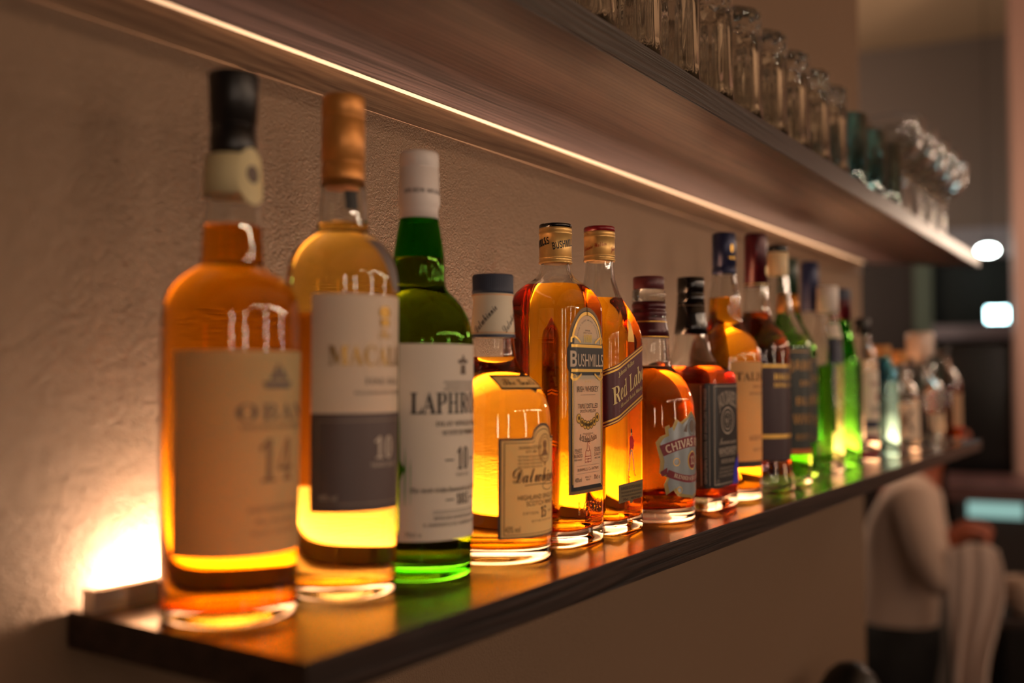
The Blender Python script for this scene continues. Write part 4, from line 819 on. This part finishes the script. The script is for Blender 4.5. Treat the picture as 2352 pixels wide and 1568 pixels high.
def arm(s0, sgn, hand):
    return [(ub, .10), (q(s0, .095, -.37), .055), (q(s0 - .02 * sgn, .055, -.50), .046), (q(s0 - .03 * sgn, .02, -.625), .040), (q(hand[0] + .03, hand[1] + .045, hand[2] - .05), .030), (q(*hand), .024)]
handR, handL = (3.23, -.030, -.468), (3.33, -.040, -.462)
body = [[(pelv, .12), (waist, .115), (chest, .12), (ub, .10), (nk, .052), (hd, .078), (ht, .070)], arm(3.24, 1, handR), arm(3.57, -1, handL),
        [(pelv, .12), (q(3.34, .15, -.98), .085), (q(3.33, .13, -1.36), .058), (q(3.33, .16, -1.72), .040), (q(3.33, .10, -1.79), .030)], [(pelv, .12), (q(3.50, .15, -.98), .085), (q(3.50, .14, -1.36), .058), (q(3.50, .17, -1.72), .040), (q(3.50, .11, -1.79), .030)]]
for H in (handR, handL):
    h = Vector(q(*H))
    body.append([(tuple(h), .024), (tuple(h + Vector((0, -.030, .012))), .026)])
    for i, L in enumerate((.030, .036, .034, .028)):
        a = h + Vector((0.020 - i * 0.013, -.045, .014)); body.append([(tuple(h + Vector((0, -.030, .012))), .026), (tuple(a), .0095), (tuple(a + Vector((0, -L * .8, -.004))), .0085), (tuple(a + Vector((0, -L * 1.1, -.022))), .0080), (tuple(a + Vector((0, -L * .7, -.038))), .0070)])
    body.append([(tuple(h), .024), (tuple(h + Vector((.026, -.018, .012))), .011), (tuple(h + Vector((.032, -.040, .002))), .0095), (tuple(h + Vector((.026, -.058, -.010))), .0085)])
bd = skin_mesh('body', body, SKIN, per)
def grow(ch, k, n=None): return [(p, (r + k) if not isinstance(r, tuple) else r) for p, r in (ch[:n] if n else ch)]
skin_mesh('shirt', [[(q(3.42, .150, -.90), .130), (q(3.42, .150, -.82), .134)] + grow(body[0], .020, 4)[1:] + [(nk, .060)], grow(body[1], .018, 5), grow(body[2], .018, 5)], SHIRT, per)
tr = [(pelv, .146), (q(3.42, .150, -.80), .144), (q(3.42, .150, -.735), .140)]
skin_mesh('trousers', [tr, [(pelv, .140)] + grow(body[3][1:], .022, 3), [(pelv, .140)] + grow(body[4][1:], .022, 3)], TROUS, per)
for sgn, ss in ((1, 3.33), (-1, 3.50)): skin_mesh('shoe', [[(q(ss, .19, -1.775), (.040, .035)), (q(ss, .10, -1.785), (.042, .030)), (q(ss, .02, -1.792), (.034, .022))]], M_BLACKCAP, per)
HAIR = mat('dark_hair', lin('1c1210'), 0.7)
hb = sphere('hair', 0.092, HAIR, per, loc=(q(3.41, .055, -.145)), sc=(0.95, 1.1, 1.05))
nose = sphere('face', 0.016, SKIN, per, loc=(q(3.41, -.052, -.185)), sc=(0.8, 1.2, 1.3))
for e in (-1, 1): sphere('eye', 0.010, M_BLACKCAP, per, loc=(q(3.41 + e * .03, -.036, -.160)))
# cloth held in the hands, hanging in folds
bm = bmesh.new(); NU, NV = 26, 30; G = []
for j in range(NV + 1):
    v = j / NV; row = []
    for i in range(NU + 1):
        u = i / NU; wdt = 0.115 + 0.035 * math.sin(v * 5) * (1 - v) - 0.03 * v
        t = -.005 - u * wdt - 0.02 * (1 - v) * u; s = 3.165 + 0.012 * math.sin(u * 17 + v * 2) * (0.4 + v) + 0.05 * u * (1 - v)
        row.append(bm.verts.new(q(s, t + 0.006 * math.cos(u * 13 + v * 3), -.500 - .46 * v + 0.02 * math.sin(u * 3.1))))
    G.append(row)
for j in range(NV):
    for i in range(NU): bm.faces.new((G[j][i], G[j + 1][i], G[j + 1][i + 1], G[j][i + 1]))
cl = from_bm('cloth', bm, paper('white_cloth', lin('cfb9ad'), 0.15, 0.8)); cl.location = per.location; cl.rotation_euler = per.rotation_euler
sm = cl.modifiers.new('Solidify', 'SOLIDIFY'); sm.thickness = 0.003
tag(cl, 'white cloth hanging in folds from the bartender\'s hands', 'cloth')

# added unseen globes: one brightens far wall and ceiling, one gleams in shelf edge
cl_ = thing('pendant_lamp', 'large warm globe pendant round the corner beyond the shelves', 'lamp', (3.5, 1.75, 0.55))
sphere('globe', 0.12, emit('added_corner_globe', (1.0, 0.76, 0.56), 48), cl_); lathe('cord', [(0.12, 0.004), (1.07, 0.004)], M_BLACKCAP, cl_, n=2)
cl2 = thing('pendant_lamp', 'warm globe pendant beyond the far end of the shelves', 'lamp', (3.72, -0.03, 0.47))
sphere('globe', 0.075, emit('added_far_globe', (1.0, 0.74, 0.54), 42), cl2); lathe('cord', [(0.075, 0.004), (1.15, 0.004)], M_BLACKCAP, cl2, n=2)

# ------------------------------------------------------------------ lamps of the room (they show as reflections on the glass)
GLOBE = emit('globe_lamp_light', (1.0, 0.72, 0.50), 140 * ROOM_LAMP)
TUBE = emit('tube_lamp_light', (1.0, 0.76, 0.58), 60 * ROOM_LAMP)
def globe(x, y, z, lbl, proto=None):
    if proto:
        c = proto.copy(); COL.objects.link(c); c.location = (x, y, z); c['label'] = lbl
        for ch in proto.children: d = ch.copy(); COL.objects.link(d); d.parent = c
        return c
    t = thing('pendant_lamp', lbl, 'lamp', (x, y, z), 0, 'globe pendants over the bar')
    sphere('globe', 0.028, GLOBE, t); lathe('cord', [(0.028, 0.003), (1.62 - z, 0.003)], M_BLACKCAP, t, n=2); return t
g0 = None
for i in range(11):
    x = 0.2 + 0.36 * i
    g = globe(x, -1.75, 0.62, '%s small glowing globe pendant from the left in the row over the bar' % ORD[i], g0); g0 = g0 or g
tb0 = None
for i, (x, y) in enumerate(((-0.75, -0.9), (-0.2, -1.25), (0.9, -1.3), (2.2, -1.2))):
    if tb0 is None:
        tb0 = thing('tube_lamp', '%s slim vertical glowing tube lamp from the left hanging from the ceiling' % ORD[i], 'lamp', (x, y, -0.1), 0, 'tube lamps over the bar')
        lathe('tube', [(0.0, 0.0), (0.0, 0.009), (0.48, 0.009), (0.48, 0.0)], TUBE, tb0); lathe('cord', [(0.481, 0.003), (1.72, 0.003)], M_BLACKCAP, tb0, n=2)
    else: copy_tree(tb0, (x, y, -0.1), '%s slim vertical glowing tube lamp from the left hanging from the ceiling' % ORD[i], 'tube lamps over the bar')
